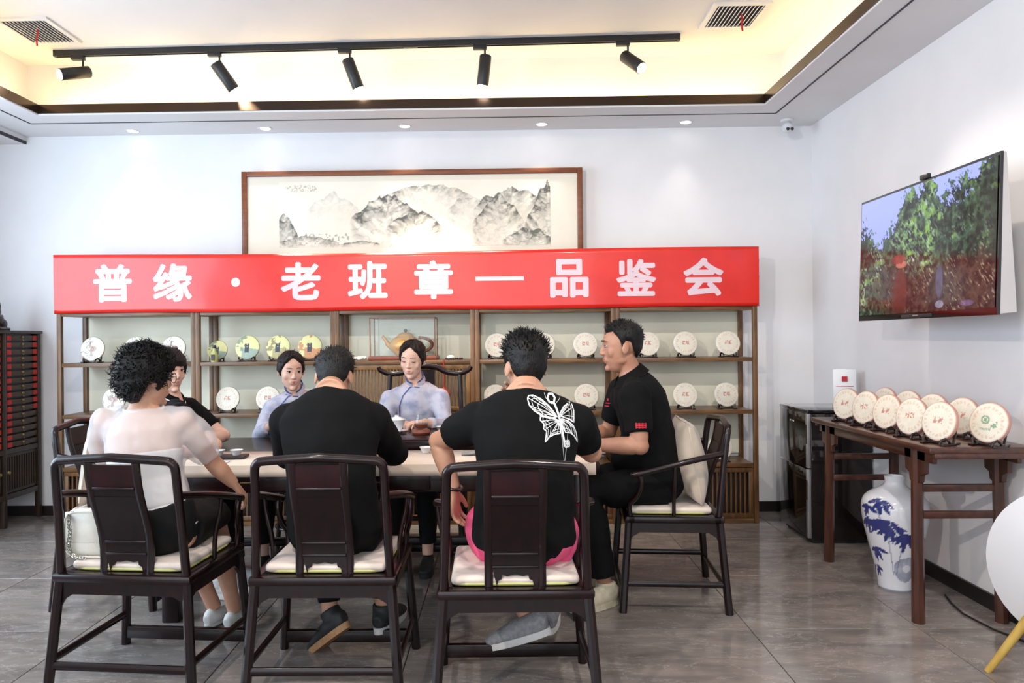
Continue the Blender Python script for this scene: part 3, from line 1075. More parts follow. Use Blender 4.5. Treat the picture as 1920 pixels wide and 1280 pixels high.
# ------------------------------------------------------------------ wine cooler
wc = thing('wine_cooler', 'black two-door glass wine cooler standing in the right corner', 'wine cooler', (2.235, 5.27, 0))
b = MB()
b.box((0.01, 0, 0.45), (0.40, 0.50, 0.84), bev=0.004)
b.build('body', M['fridge_side'], wc)
MB().box((0.0, 0, 0.885), (0.43, 0.505, 0.024), bev=0.005).build('top', M['black_gloss'], wc)
MB().box((0.01, 0, 0.022), (0.38, 0.47, 0.02)).build('plinth', M['black_metal'], wc, smooth=False)
for sx in (-1, 1):
    for sy in (-1, 1):
        MB().lathe([(0.016, 0), (0.018, 0.004), (0.014, 0.014)], 12, (sx * 0.16, sy * 0.2, 0)).build('foot', M['rubber'], wc)
for z0, z1 in ((0.04, 0.50), (0.508, 0.872)):
    d = MB().box((-0.202, 0.018, (z0 + z1) / 2), (0.020, 0.464, z1 - z0), bev=0.003).build('door', M['black_gloss'], wc)
    MB().box((-0.202, -0.230, (z0 + z1) / 2), (0.022, 0.034, z1 - z0), bev=0.003).build('edge_strip', M['silver'], d)
    MB().box((-0.214, -0.232, z1 - 0.14), (0.004, 0.016, 0.13)).build('handle', M['cab_frame'], d, smooth=False)
for k in range(3):
    MB().lathe([(0.0, 0), (0.006, 0), (0.006, 0.002)], 10, (-0.2125, 0.05 - 0.03 * k, 0.80), Matrix.Rotation(R(-90), 3, 'Y')).build('indicator', M['white_plastic'], wc)
cs = thing('certificate_stand', 'small white framed certificate standing on the wine cooler', 'certificate', (2.32, 5.13, 0.897), R(-20))
MB().box((0, 0.0, 0.012), (0.15, 0.07, 0.024), bev=0.003).build('base', M['black_metal'], cs)
MB().box((0, 0.005, 0.145), (0.145, 0.010, 0.24), rot=(R(-4), 0, 0), bev=0.002).build('plate', M['white_plastic'], cs)
b = MB()
b.box((0, -0.0065, 0.20), (0.035, 0.001, 0.035), rot=(R(-4), 0, 0))
b.box((0, -0.0025, 0.15), (0.11, 0.001, 0.004), rot=(R(-4), 0, 0))
b.build('stamp', M['print_red'], cs, smooth=False)

# ------------------------------------------------------------------ console table
TX0, TX1, TY0, TY1, TZ = 1.955, 2.44, 3.47, 4.80, 0.875
ct = thing('console_table', 'long dark wooden console table against the right wall holding tea cakes', 'table', ((TX0 + TX1) / 2, (TY0 + TY1) / 2, 0))
w, l = TX1 - TX0, TY1 - TY0
MB().box((0, 0, TZ - 0.016), (w, l, 0.032), bev=0.008).build('table_top', M['console'], ct)
for s in (-1, 1):
    MB().box((0, s * (l / 2 - 0.012), TZ - 0.043), (w - 0.05, 0.02, 0.026), bev=0.004).build('end_rail', M['console'], ct)
lx = 0.195
for sx in (-1, 1):
    MB().box((sx * lx, 0, TZ - 0.058), (0.022, l - 0.08, 0.052), bev=0.003).build('apron', M['console'], ct)
    for sy in (-1, 1):
        fy = 0.50 if sy > 0 else -0.47
        MB().tube([(sx * (lx + 0.006), fy + sy * 0.012, 0), (sx * lx, fy, TZ - 0.034)], [0.030, 0.026], n=8, flat=True).build('leg', M['console_v'], ct)
        for q_ in (-1, 1):
            poly = [(fy + q_ * 0.02, TZ - 0.20), (fy + q_ * 0.045, TZ - 0.19), (fy + q_ * 0.05, TZ - 0.155), (fy + q_ * 0.085, TZ - 0.14), (fy + q_ * 0.09, TZ - 0.034), (fy + q_ * 0.02, TZ - 0.034)]
            MB().prism(poly, 'x', sx * lx - 0.011, sx * lx + 0.011).build('bracket', M['console_v'], ct, smooth=False)
for fy in (0.50, -0.47):
    for z in (0.52, 0.65):
        MB().box((0, fy, z), (2 * lx - 0.03, 0.026, 0.036), bev=0.004).build('cross_bar', M['console'], ct)

# ------------------------------------------------------------------ tea cakes
CR, CT = 0.097, 0.032


def cake_mesh(kind, seed):
    prof = [(0.0, -CT / 2)]
    for k in range(1, 23):
        r = CR * 0.9 * k / 22
        prof.append((r, -CT / 2 + 0.004 * (k / 22) ** 3))
    prof += [(CR * 0.97, -CT * 0.28), (CR, 0), (CR * 0.97, CT * 0.28), (CR * 0.85, CT / 2), (CR * 0.4, CT / 2 - 0.002), (0.0, CT / 2 - 0.006)]
    b = MB()
    mt = Matrix.Rotation(R(-90), 3, 'X')
    vs = []
    n = 80
    b.lathe(prof, n)
    me = b.mesh('wrapped_cake', M['cake'])
    P = np_verts(me)
    x, z, y = P[:, 0].copy(), -P[:, 1].copy(), P[:, 2].copy()
    r = np.hypot(x, z)
    an = np.arctan2(z, x)
    front = y < -0.004
    nz = fbm(x, z, 60, seed, 3)
    base = np.tile(lin((232, 224, 208)), (len(x), 1)) * (0.92 + 0.16 * nz)[:, None]
    red = lin((186, 92, 74))
    soft = lin((214, 168, 142))
    if kind in ('white', 'console', 'green'):
        ringm = (np.abs(r - 0.070) < 0.0075) & (np.sin(an * 22 + seed) > -0.25) & (fbm(x, z, 170, seed + 2, 1) > 0.38)
        base = np.where((ringm & front)[:, None], base * 0.45 + soft * 0.55, base)
        if kind == 'green':
            c = lin((70, 140, 96))
            cen = (np.abs(np.hypot(x + 0.012, z - 0.012) - 0.017) < 0.004) | ((np.abs(x + 0.012) < 0.007) & (np.abs(z - 0.012) < 0.008)) | \
                  ((np.abs(x - 0.03) < 0.014) & (np.abs(z + 0.008) < 0.016) & (fbm(x, z, 140, 3, 1) > 0.4)) | ((np.abs(x + 0.01) < 0.028) & (np.abs(z + 0.032) < 0.006) & (np.sin(x * 900) > -0.3))
        else:
            c = red
            cen = (np.abs(x) < 0.026) & (np.abs(z - 0.004) < 0.015) & (np.abs(x) > 0.003) & (fbm(x, z, 150, seed + 5, 1) > 0.42)
        base = np.where((cen & front)[:, None], base * 0.25 + c * 0.75, base)
        if kind in ('console', 'green'):
            rim = (r > 0.086) & (y > -CT * 0.36)
            base = np.where(rim[:, None], base * 0.35 + lin((176, 62, 48)) * 0.65, base)
    elif kind == 'figure':
        fig = (np.abs(x + 0.012 + 0.01 * np.sin(z * 60)) < 0.02 + 0.012 * np.sin(z * 90 + 1)) & (np.abs(z) < 0.06) & (fbm(x, z, 60, seed, 2) > 0.42)
        base = np.where((fig & front)[:, None], base * 0.4 + lin((150, 110, 110)) * 0.6, base)
        pt = np.hypot(x - 0.015, z + 0.0) < 0.022
        base = np.where((pt & front)[:, None], base * 0.4 + lin((170, 120, 120)) * 0.6, base)
        twig = (np.abs(fbm(x, z, 22, seed + 4, 2) - 0.5) < 0.02) & (x < 0)
        base = np.where((twig & front)[:, None], lin((120, 120, 126)), base)
    else:
        ye = lin((226, 222, 140))
        base = base * 0.25 + ye * 0.75
        tree = (fbm(x, z, 34, seed, 3) > 0.54) & (x < 0.02) & (z > -0.03)
        tc_ = {'yellow_blue': (70, 110, 110), 'yellow_dark': (110, 80, 60), 'yellow_red': (190, 90, 60)}[kind]
        base = np.where((tree & front)[:, None], base * 0.3 + lin(tc_) * 0.7, base)
        low = (z < -0.025 + 0.03 * fbm(x, z, 30, seed + 1, 2))
        lc = {'yellow_blue': (90, 140, 160), 'yellow_dark': (150, 130, 100), 'yellow_red': (200, 80, 60)}[kind]
        base = np.where((low & front & (x > -0.04))[:, None], base * 0.35 + lin(lc) * 0.65, base)
        lab = (np.abs(x) < 0.018) & (np.abs(z + 0.006) < 0.036)
        base = np.where((lab & front)[:, None], lin((66, 68, 78)), base)
        mk = lab & (np.abs(x) < 0.007) & (z > 0.0) & (fbm(x, z, 160, 8, 1) > 0.5)
        base = np.where((mk & front)[:, None], lin((190, 190, 190)), base)
    set_print(me, base)
    # stand it up: face -Y, bottom at z = 0, leaning back a little
    mtx = Matrix.Translation((0, 0, CR + 0.012)) @ Matrix.Rotation(R(-12), 4, 'X') @ Matrix.Rotation(R(-90), 4, 'X')
    me.transform(mtx)
    return me


def stand_mesh():
    b = MB()
    for s in (-1, 1):
        b.tube([(s * 0.045, -0.055, 0.006), (s * 0.05, -0.05, 0.026), (s * 0.058, -0.035, 0.034), (s * 0.064, -0.02, 0.022), (s * 0.06, -0.01, 0.010), (s * 0.052, 0.02, 0.012), (s * 0.04, 0.05, 0.05), (s * 0.03, 0.06, 0.10)],
               0.006, n=8)
        b.box((s * 0.056, -0.015, 0.005), (0.024, 0.085, 0.010), bev=0.003)
        b.tube([(s * 0.052, 0.02, 0.005), (s * 0.04, 0.075, 0.005)], 0.005, n=6)
    b.box((0, -0.01, 0.006), (0.10, 0.014, 0.010), bev=0.002)
    b.tube([(-0.03, 0.06, 0.10), (0.03, 0.06, 0.10)], 0.005, n=6)
    return b.mesh('display_stand', M['beads'])


CK = {('white', 0): cake_mesh('white', 1), ('white', 1): cake_mesh('white', 5), ('console', 0): cake_mesh('console', 3), ('console', 1): cake_mesh('console', 9),
      ('green', 0): cake_mesh('green', 4), ('figure', 0): cake_mesh('figure', 6), ('figure', 1): cake_mesh('figure', 11),
      ('yellow_blue', 0): cake_mesh('yellow_blue', 2), ('yellow_dark', 0): cake_mesh('yellow_dark', 7), ('yellow_red', 0): cake_mesh('yellow_red', 8)}
STM = stand_mesh()


def cake(kind, var, x, y, z, rz, lab, sc=1.0, group='tea cakes on the display shelves'):
    o = link('tea_cake', CK[(kind, var)], None, (x, y, z), (0, 0, rz))
    o.scale = (sc, sc, sc)
    tag(o, lab, 'tea cake', group)
    s = link('display_stand', STM, None, (x, y, z + 0.0003), (0, 0, rz))
    s.scale = (sc, sc, sc)
    tag(s, 'dark stand under the ' + lab, 'stand', group.replace('tea cakes', 'stands of the tea cakes'))


def sx(px):
    return (px - 945) / 245.5


CY = 5.70
row = [
    (168, 0, 'figure', 0, 'tea cake with figure print, leftmost on the upper shelf'),
    (250, 0, 'figure', 1, 'tea cake on the upper shelf just above the curly hair'),
    (322, 0, 'figure', 0, 'third tea cake from the left on the upper shelf'),
    (208, 1, 'figure', 1, 'tea cake low behind the curly-haired woman, half hidden'),
    (405, 0, 'yellow_blue', 0, 'small yellow tea cake behind the yellow bottle'),
    (462, 0, 'yellow_blue', 0, 'yellow tea cake with blue print, right of the bottle'),
    (520, 0, 'yellow_dark', 0, 'yellow tea cake with brown tree print'),
    (580, 0, 'yellow_red', 0, 'yellow tea cake with red print, rightmost yellow one'),
    (424, 1, 'white', 0, 'left white tea cake on the second bay lower shelf'),
    (500, 1, 'white', 1, 'white tea cake behind the left hostess shoulder'),
    (932, 0, 'white', 1, 'white tea cake, upper shelf, left of the spiky hair'),
    (1018, 0, 'white', 0, 'white tea cake, upper shelf, just right of the spiky hair'),
    (1097, 0, 'white', 1, 'white tea cake, upper shelf, before the profile man face'),
    (928, 1, 'white', 0, 'white tea cake, lower shelf, beside the spiky-haired man ear'),
    (1098, 1, 'white', 1, 'white tea cake, lower shelf, between the two right men'),
    (1100, 2, 'white', 0, 'white tea cake, lowest shelf, behind the wristwatch'),
    (1213, 0, 'white', 0, 'white tea cake, upper shelf, right behind the profile man head'),
    (1283, 0, 'white', 1, 'middle white tea cake, upper shelf of the rightmost bay'),
    (1362, 0, 'white', 0, 'rightmost white tea cake on the upper shelf'),
    (1282, 1, 'white', 0, 'left white tea cake, middle shelf of the rightmost bay'),
    (1358, 1, 'white', 1, 'right white tea cake, middle shelf of the rightmost bay'),
    (1346, 2, 'white', 1, 'white tea cake, lowest shelf, behind the right end chair'),
]
for px, lev, kind, var, lab in row:
    cake(kind, var, sx(px), CY, boards[lev], random.uniform(-0.06, 0.06), lab, 0.80 if px == 405 else 0.97)

cons = [(2.055, 4.52, 'console', 0, 'farthest tea cake in the front row on the console'),
        (2.055, 4.28, 'console', 1, 'second farthest tea cake in the console front row'),
        (2.055, 4.04, 'console', 0, 'middle tea cake of the console front row'),
        (2.055, 3.80, 'console', 1, 'second nearest tea cake in the console front row'),
        (2.065, 3.575, 'console', 0, 'red-lettered tea cake nearest the console front edge'),
        (2.25, 3.50, 'green', 0, 'tea cake with green round print on the console'),
        (2.30, 4.56, 'console', 1, 'farthest tea cake in the console back row'),
        (2.30, 4.30, 'console', 0, 'second farthest tea cake in the console back row'),
        (2.30, 4.05, 'console', 1, 'third tea cake of the console back row'),
        (2.30, 3.79, 'console', 0, 'nearest tea cake of the console back row')]
for x, y, kind, var, lab in cons:
    cake(kind, var, x, y, TZ, R(-70 + random.uniform(-4, 4)), lab, 0.99, 'tea cakes on the console table')

# bottle in front of the small yellow cake
bt = thing('tea_bottle', 'small yellow bottle with black cap before a yellow tea cake', 'bottle', (sx(405) + 0.004, 5.625, boards[0]))
MB().lathe([(0.0, 0), (0.026, 0), (0.028, 0.006), (0.028, 0.05), (0.02, 0.075), (0.011, 0.09), (0.011, 0.105)], 20).build('glass_body', M['piping'], bt)
MB().lathe([(0.0, 0.104), (0.014, 0.104), (0.014, 0.128), (0.0, 0.128)], 18).build('cap', M['black_metal'], bt)
MB().box((0, -0.0285, 0.035), (0.03, 0.002, 0.045)).build('paper_label', M['cab_frame'], bt, smooth=False)

# ------------------------------------------------------------------ glass case with teapot, trinkets on the middle shelf
gx = sx(757)
gc = thing('glass_case', 'glass display case on a wooden base holding a large teapot', 'display case', (gx, 5.72, boards[0]))
gw, gd, gh = 0.49, 0.20, 0.29
MB().box((0, 0, 0.015), (gw + 0.03, gd + 0.03, 0.03), bev=0.006).build('base', M['clay'], gc)
for s_x in (-1, 1):
    for s_y in (-1, 1):
        MB().box((s_x * gw / 2, s_y * gd / 2, 0.03 + gh / 2), (0.007, 0.007, gh)).build('edge', M['frame_wood'], gc, smooth=False)
for s_y in (-1, 1):
    MB().box((0, s_y * gd / 2, 0.03 + gh), (gw + 0.007, 0.007, 0.007)).build('edge', M['frame_wood'], gc, smooth=False)
for s_x in (-1, 1):
    MB().box((s_x * gw / 2, 0, 0.03 + gh), (0.007, gd - 0.007, 0.007)).build('edge', M['frame_wood'], gc, smooth=False)
for s_y in (-1, 1):
    MB().box((0, s_y * gd / 2, 0.03 + gh / 2), (gw - 0.008, 0.002, gh - 0.004)).build('pane', M['glass'], gc, smooth=False)
for s_x in (-1, 1):
    MB().box((s_x * gw / 2, 0, 0.03 + gh / 2), (0.002, gd - 0.008, gh - 0.004)).build('pane', M['glass'], gc, smooth=False)
tp = thing('teapot', 'large golden clay teapot inside the glass case', 'teapot', (gx + 0.01, 5.72, boards[0] + 0.0305))
MB().lathe([(0.0, 0), (0.07, 0), (0.075, 0.006), (0.115, 0.045), (0.122, 0.085), (0.105, 0.125), (0.07, 0.15), (0.055, 0.155)], 36).build('body', M['pot_gold'], tp)
lid = MB().lathe([(0.062, 0.150), (0.064, 0.157), (0.045, 0.172), (0.02, 0.18), (0.0, 0.181)], 30).build('lid', M['pot_gold'], tp)
MB().lathe([(0.006, 0.180), (0.014, 0.19), (0.014, 0.2), (0.0, 0.206)], 16).build('knob', M['cab_frame'], lid)
MB().tube([(-0.10, 0, 0.07), (-0.135, 0, 0.09), (-0.155, 0, 0.125), (-0.178, 0, 0.155)], [0.028, 0.02, 0.013, 0.011], n=14).build('spout', M['pot_gold'], tp)
MB().tube([(0.10 - 0.0 + 0.105 * math.sin(q), 0, 0.085 - 0.055 * -math.cos(q)) for q in np.linspace(0, PI, 18)], [0.0115] * 18, n=12).build('handle', M['clay'], tp)

b = MB()
for k in range(11):
    b.ell((random.uniform(-0.06, 0.06), random.uniform(-0.02, 0.02), 0.013 + random.uniform(0, 0.012)), (0.02, 0.015, 0.013), (0, 0, random.uniform(0, 3)), n=10, m=6)
tag(b.build('stone_ornament', M['white_stone'], None, (sx(676), 5.64, boards[0])), 'small white carved stone ornament left of the glass case', 'ornament')


def bead_string(x, y, z, n, lab, rx, ry):
    root = thing('bead_string', lab, 'beads', (x, y, z), 0, 'bead strings on the middle shelf')
    bm__ = MB().ell((0, 0, 0), (0.0085, 0.0085, 0.0085), n=10, m=6).mesh('bead', M['beads'])
    for k in range(n):
        a = 2 * PI * k / n
        link('bead', bm__, root, (rx * math.cos(a), ry * math.sin(a), 0.0085))


bead_string(sx(852), 5.63, boards[0], 22, 'dark bead string at the right end of the middle shelf', 0.06, 0.028)
bead_string(sx(650), 5.63, boards[0], 14, 'dark bead string left of the white stone ornament', 0.038, 0.022)
tag(MB().ell((0, 0, 0.018), (0.03, 0.02, 0.018)).build('jade_stone', M['white_stone'], None, (sx(846), 5.63, boards[0] + 0.001)),
    'pale oval stone lying inside the right bead string', 'stone')
kn = thing('red_knot', 'red knotted tassel hanging from the middle shelf beside the yoke chair', 'tassel', (sx(834), 5.575, boards[0] - 0.42))
MB().tube([(0, 0.02, 0.424), (0, -0.004, 0.425), (0, -0.006, 0.40), (0.002, -0.006, 0.22)], [0.004] * 4, n=8).build('cord', M['red_cord'], kn)
MB().box((0.002, -0.006, 0.17), (0.07, 0.014, 0.07), rot=(0, R(45), 0), bev=0.006).build('knot', M['red_cord'], kn)
MB().tube([(0.002, -0.006, 0.13), (0.002, -0.006, 0.10), (0.002, -0.006, 0.0)], [0.012, 0.018, 0.026], n=12).build('tassel', M['red_cord'], kn)

# ------------------------------------------------------------------ drawer cabinet at the left
dcx0, dcx1 = -4.16, -3.72
dcy1 = 5.94
cw = 0.385
dcy0 = dcy1 - 0.05 - 2 * cw - 0.05
dc = thing('drawer_cabinet', 'tall dark medicine cabinet with many small red-marked drawers at left', 'cabinet', ((dcx0 + dcx1) / 2, (dcy0 + dcy1) / 2, 0))
hx, hy = (dcx1 - dcx0) / 2, (dcy1 - dcy0) / 2
ztop, zdr0, zbase = 1.49, 0.60, 0.20
b = MB()
b.box((-0.01, 0, (ztop + zbase) / 2), (2 * hx - 0.05, 2 * hy - 0.02, ztop - zbase - 0.03))
b.build('carcass', M['rosewood_panel'], dc, smooth=False)
MB().box((0.004, 0, ztop - 0.012), (2 * hx + 0.02, 2 * hy + 0.01, 0.024), bev=0.004).build('top', M['cab_frame'], dc)
for y in (-hy + 0.02, 0, hy - 0.02):
    MB().box((hx - 0.02, y, (ztop + 0.02) / 2 - 0.01 + 0.0), (0.04, 0.034, ztop - 0.03), bev=0.003).build('stile', M['cab_frame'], dc)
for y in (-hy + 0.02, hy - 0.02):
    MB().box((-hx + 0.02, y, (ztop) / 2 - 0.01), (0.04, 0.034, ztop - 0.03), bev=0.003).build('stile', M['cab_frame'], dc)
for z in (zdr0 - 0.02, 0.24):
    MB().box((hx - 0.02, 0, z), (0.03, 2 * hy - 0.04, 0.04), bev=0.003).build('rail', M['cab_frame'], dc)
nd = 16
dh = (ztop - 0.03 - zdr0) / nd
dwid = hy - 0.06
drm = MB().box((0, 0, 0), (0.024, dwid, dh - 0.016), bev=0.002).mesh('drawer', M['cab_dark'])
rlm = MB().box((0, 0, 0), (0.003, 0.052, dh - 0.018)).mesh('red_label', M['red_label'], smooth=False)
pl = MB()
pl.lathe([(0.0, 0), (0.010, 0), (0.008, 0.006), (0.0, 0.008)], 10, (0, 0, 0), Matrix.Rotation(R(90), 3, 'Y'))
pl.tube([(0.008, 0.013 * math.cos(a), -0.012 + 0.013 * math.sin(a)) for a in np.linspace(0, 2 * PI, 14, endpoint=False)], 0.0022, n=6, closed=True)
plm = pl.mesh('ring_pull', M['brass'])
for col_ in (-1, 1):
    for k in range(nd):
        yc = col_ * hy / 2
        z = zdr0 + dh * (k + 0.5)
        d = link('drawer', drm, dc, (hx - 0.022, yc, z))
        link('ring_pull', plm, d, (0.014, 0, 0.006))
        for s in (-1, 1):
            if s > 0 and k < 5 and col_ > 0:
                continue
            link('red_label', rlm, d, (0.0125, s * (dwid / 2 - 0.032), 0))
for col_ in (-1, 1):
    yc = col_ * hy / 2
    d = MB().box((hx - 0.026, yc, 0.41), (0.012, dwid, 0.29)).build('door', M['cab_dark'], dc, smooth=False)
    sm = MB().box((0, 0, 0), (0.010, 0.010, 0.25)).mesh('slat', M['cab_frame'], smooth=False)
    for k in range(13):
        link('slat', sm, d, (hx - 0.016, yc - dwid / 2 + dwid * (k + 0.5) / 13, 0.41))
    MB().lathe([(0.0, 0), (0.016, 0), (0.012, 0.01), (0.0, 0.012)], 14, (hx - 0.012, yc - col_ * (dwid / 2 - 0.02), 0.42), Matrix.Rotation(R(90), 3, 'Y')).build('knob', M['brass'], d)


# ------------------------------------------------------------------ fused organic shapes
def fuse(mb, mat, name, voxel=0.006, smooth=3, fac=0.5):
    """union of overlapping closed shapes as one continuous smooth surface"""
    me = mb.mesh(name + '_src', mat, smooth=False, weld=False)
    o = bpy.data.objects.new(name + '_src', me)
    COL.objects.link(o)
    r = o.modifiers.new('r', 'REMESH')
    r.mode = 'VOXEL'
    r.voxel_size = voxel
    if smooth:
        s = o.modifiers.new('s', 'SMOOTH')
        s.factor = fac
        s.iterations = smooth
    dg = bpy.context.evaluated_depsgraph_get()
    out = bpy.data.meshes.new_from_object(o.evaluated_get(dg))
    bpy.data.objects.remove(o, do_unlink=True)
    bpy.data.meshes.remove(me)
    out.name = name
    out.materials.clear()
    out.materials.append(mat)
    out.polygons.foreach_set('use_smooth', [True] * len(out.polygons))
    return out


# carved beast on the drawer cabinet
b = MB()
b.box((0, 0, 0.012), (0.13, 0.20, 0.024), bev=0.006)
b.ell((0, 0.0, 0.075), (0.05, 0.075, 0.055))
b.ell((0, -0.03, 0.14), (0.042, 0.045, 0.065))
b.ell((0, -0.045, 0.215), (0.036, 0.04, 0.04))
b.ell((0, -0.085, 0.205), (0.024, 0.026, 0.02))
for s in (-1, 1):
    b.tube([(s * 0.028, -0.05, 0.13), (s * 0.034, -0.08, 0.08), (s * 0.034, -0.085, 0.025)], [0.02, 0.017, 0.02], n=10)
    b.ell((s * 0.035, 0.03, 0.05), (0.026, 0.05, 0.04))
    b.tube([(s * 0.02, -0.03, 0.24), (s * 0.026, -0.015, 0.268)], [0.012, 0.005], n=8)
b.tube([(0, 0.06, 0.05), (0, 0.10, 0.05), (0, 0.118, 0.085), (0, 0.10, 0.115), (0, 0.075, 0.10), (0, 0.082, 0.08)], [0.016, 0.015, 0.014, 0.013, 0.011, 0.009], n=10)
b.tube([(0, -0.02, 0.25), (0, 0.015, 0.235), (0, 0.04, 0.19), (0, 0.05, 0.14)], [0.014, 0.018, 0.018, 0.015], n=10)
o = link('carved_beast', fuse(b, M['dark_carving'], 'carved_beast', 0.005, 1), None, (-3.86, 5.62, 1.4905), (0, 0, R(15)))
tag(o, 'dark carved wooden beast figurine on top of the drawer cabinet', 'figurine')

# ------------------------------------------------------------------ blue and white vase
prof = [(0.0, 0.0), (0.085, 0.0), (0.088, 0.008)]
ctrl = [(0.008, 0.088), (0.06, 0.092), (0.14, 0.108), (0.24, 0.134), (0.34, 0.158), (0.42, 0.170), (0.475, 0.168), (0.515, 0.145), (0.54, 0.105), (0.552, 0.068), (0.56, 0.052), (0.58, 0.046), (0.60, 0.047), (0.612, 0.055), (0.618, 0.057)]
zz = np.linspace(0.008, 0.618, 110)
rr_ = np.interp(zz, [c[0] for c in ctrl], [c[1] for c in ctrl])
kern = np.ones(9) / 9
rs = np.convolve(np.pad(rr_, 4, mode='edge'), kern, 'valid')
prof = [(0.0, 0.0), (0.085, 0.0)] + [(float(a), float(c)) for a, c in zip(rs, zz)] + [(0.046, 0.617), (0.038, 0.58), (0.03, 0.5), (0.0, 0.49)]
b = MB().lathe(prof, 160)
me = b.mesh('vase', M['vase'])
P = np_verts(me)
th = np.arctan2(P[:, 1], P[:, 0])
hz = P[:, 2]
base = np.tile(lin((226, 228, 236)), (len(P), 1))
blue = lin((52, 58, 120))
pale = lin((140, 152, 192))
# view direction of the room: decorate around theta = -110 degrees
cen = R(-122)
a = (th - cen + PI) % (2 * PI) - PI
X = a * 0.15
wgt = np.zeros(len(P))


def leaf(cx, cz, ang, ln, wd):
    dx, dz = X - cx, hz - cz
    u = dx * math.cos(ang) + dz * math.sin(ang)
    w = -dx * math.sin(ang) + dz * math.cos(ang)
    t = np.clip(u / ln, 0, 1)
    return ((u > 0) & (u < ln) & (np.abs(w) < wd * np.sin(PI * t) ** 0.7)).astype(float)


lr = np.random.default_rng(3)
for (cx, cz, n, ln) in [(-0.05, 0.50, 5, 0.075), (-0.13, 0.47, 4, 0.065), (-0.05, 0.395, 8, 0.10), (0.0, 0.375, 6, 0.09), (0.07, 0.33, 7, 0.095), (-0.12, 0.40, 5, 0.085), (-0.10, 0.24, 5, 0.075), (0.14, 0.32, 5, 0.08), (-0.14, 0.13, 4, 0.06)]:
    for k in range(n):
        an = -PI / 2 + (k - (n - 1) / 2) * 2.6 / n + lr.uniform(-0.2, 0.2)
        wgt = np.maximum(wgt, leaf(cx + lr.uniform(-0.01, 0.01), cz + lr.uniform(-0.01, 0.01), an, ln * lr.uniform(0.8, 1.2), 0.011))
for (x0, z0, x1, z1) in [(0.0, 0.10, -0.02, 0.28), (-0.02, 0.28, 0.0, 0.36), (0.02, 0.10, 0.05, 0.26), (0.05, 0.26, 0.07, 0.32), (-0.05, 0.40, -0.08, 0.48)]:
    t = np.clip(((X - x0) * (x1 - x0) + (hz - z0) * (z1 - z0)) / ((x1 - x0) ** 2 + (z1 - z0) ** 2), 0, 1)
    d = np.hypot(X - x0 - t * (x1 - x0), hz - z0 - t * (z1 - z0))
    wgt = np.maximum(wgt, (d < 0.0035) * 0.6)
rock = ((X - 0.085) / 0.085) ** 2 + ((hz - 0.13) / 0.07) ** 2 + 0.5 * (fbm(X + 1, hz, 18, 3, 3) - 0.5) < 1
rk = rock * (0.25 + 0.6 * fbm(X + 1, hz, 30, 6, 3))
hole = ((X - 0.09) / 0.03) ** 2 + ((hz - 0.135) / 0.022) ** 2 < 1
rk = np.where(hole, 0.05, rk)
wash = np.clip(0.06 - hz, 0, 1) * 4 * fbm(X + 2, hz, 12, 5, 3)
col_ = base * (1 - wgt[:, None]) + blue * wgt[:, None]
g2 = np.clip(rk + wash, 0, 0.85)[:, None]
col_ = col_ * (1 - g2) + pale * 0.55 * g2
band = (hz < 0.012)
col_ = np.where(band[:, None], lin((150, 156, 176)), col_)
set_print(me, col_)
tag(link('vase', me, None, (2.15, 4.16, 0)), 'tall white porcelain vase with blue bamboo painting under the console table', 'vase')

# cable along the skirting
b = MB()
b.tube([(2.34, 4.02, 0.006), (2.30, 3.9, 0.006), (2.27, 3.75, 0.006), (2.29, 3.55, 0.006), (2.36, 3.35, 0.006), (2.41, 3.1, 0.006), (2.42, 2.6, 0.006)], 0.005, n=8)
tag(b.build('power_cable', M['rubber']), 'thin black power cable lying on the floor by the right wall', 'cable')

# ------------------------------------------------------------------ white round chair at the right edge
rc = thing('round_chair', 'white round shell chair on pale wooden legs at the right edge', 'chair', (2.16, 2.90, 0), R(-48))
# local: shell back faces -y
b = MB()
n, m = 48, 16
vs, fs = [], []
for side in (0, 1):
    for i in range(m + 1):
        r = 0.315 * i / m
        for k in range(n):
            an = 2 * PI * k / n
            x, z = r * 0.93 * math.cos(an), r * math.sin(an)
            dish = 0.06 * (r / 0.315) ** 2
            vs.append((x, dish - (0.0 if side == 0 else -0.028), 0.475 + z))
for i in range(m):
    for k in range(n):
        k2 = (k + 1) % n
        fs.append((i * n + k, i * n + k2, (i + 1) * n + k2, (i + 1) * n + k))
        o_ = (m + 1) * n
        fs.append((o_ + i * n + k, o_ + (i + 1) * n + k, o_ + (i + 1) * n + k2, o_ + i * n + k2))
for k in range(n):
    k2 = (k + 1) % n
    fs.append((m * n + k, m * n + k2, (m + 1) * n + m * n + k2, (m + 1) * n + m * n + k))
b.add(vs, fs)
b.build('shell', M['chair_white'], rc)
MB().box((0, 0.085, 0.36), (0.38, 0.09, 0.07), bev=0.03).build('seat_pad', M['chair_white'], rc)
for (x0, y0, x1, y1) in [(-0.10, 0.06, -0.28, 0.02), (0.12, 0.05, 0.24, -0.03), (0.0, 0.10, 0.02, 0.17)]:
    MB().tube([(x1, y1, 0), (x0, y0, 0.33)], [0.013, 0.021], n=14).build('leg', M['leg_wood'], rc)

# ------------------------------------------------------------------ rosewood chairs
SH = 0.485


def arc(pts, n=6):
    """Catmull-Rom through control points"""
    P_ = [Vector(p) for p in pts]
    P_ = [P_[0] * 2 - P_[1]] + P_ + [P_[-1] * 2 - P_[-2]]
    out = []
    for i in range(1, len(P_) - 2):
        p0, p1, p2, p3 = P_[i - 1:i + 3]
        for k in range(n):
            t = k / n
            out.append(0.5 * ((2 * p1) + (p2 - p0) * t + (2 * p0 - 5 * p1 + 4 * p2 - p3) * t * t + (3 * p1 - p0 - 3 * p2 + p3) * t ** 3))
    out.append(P_[-2])
    return out


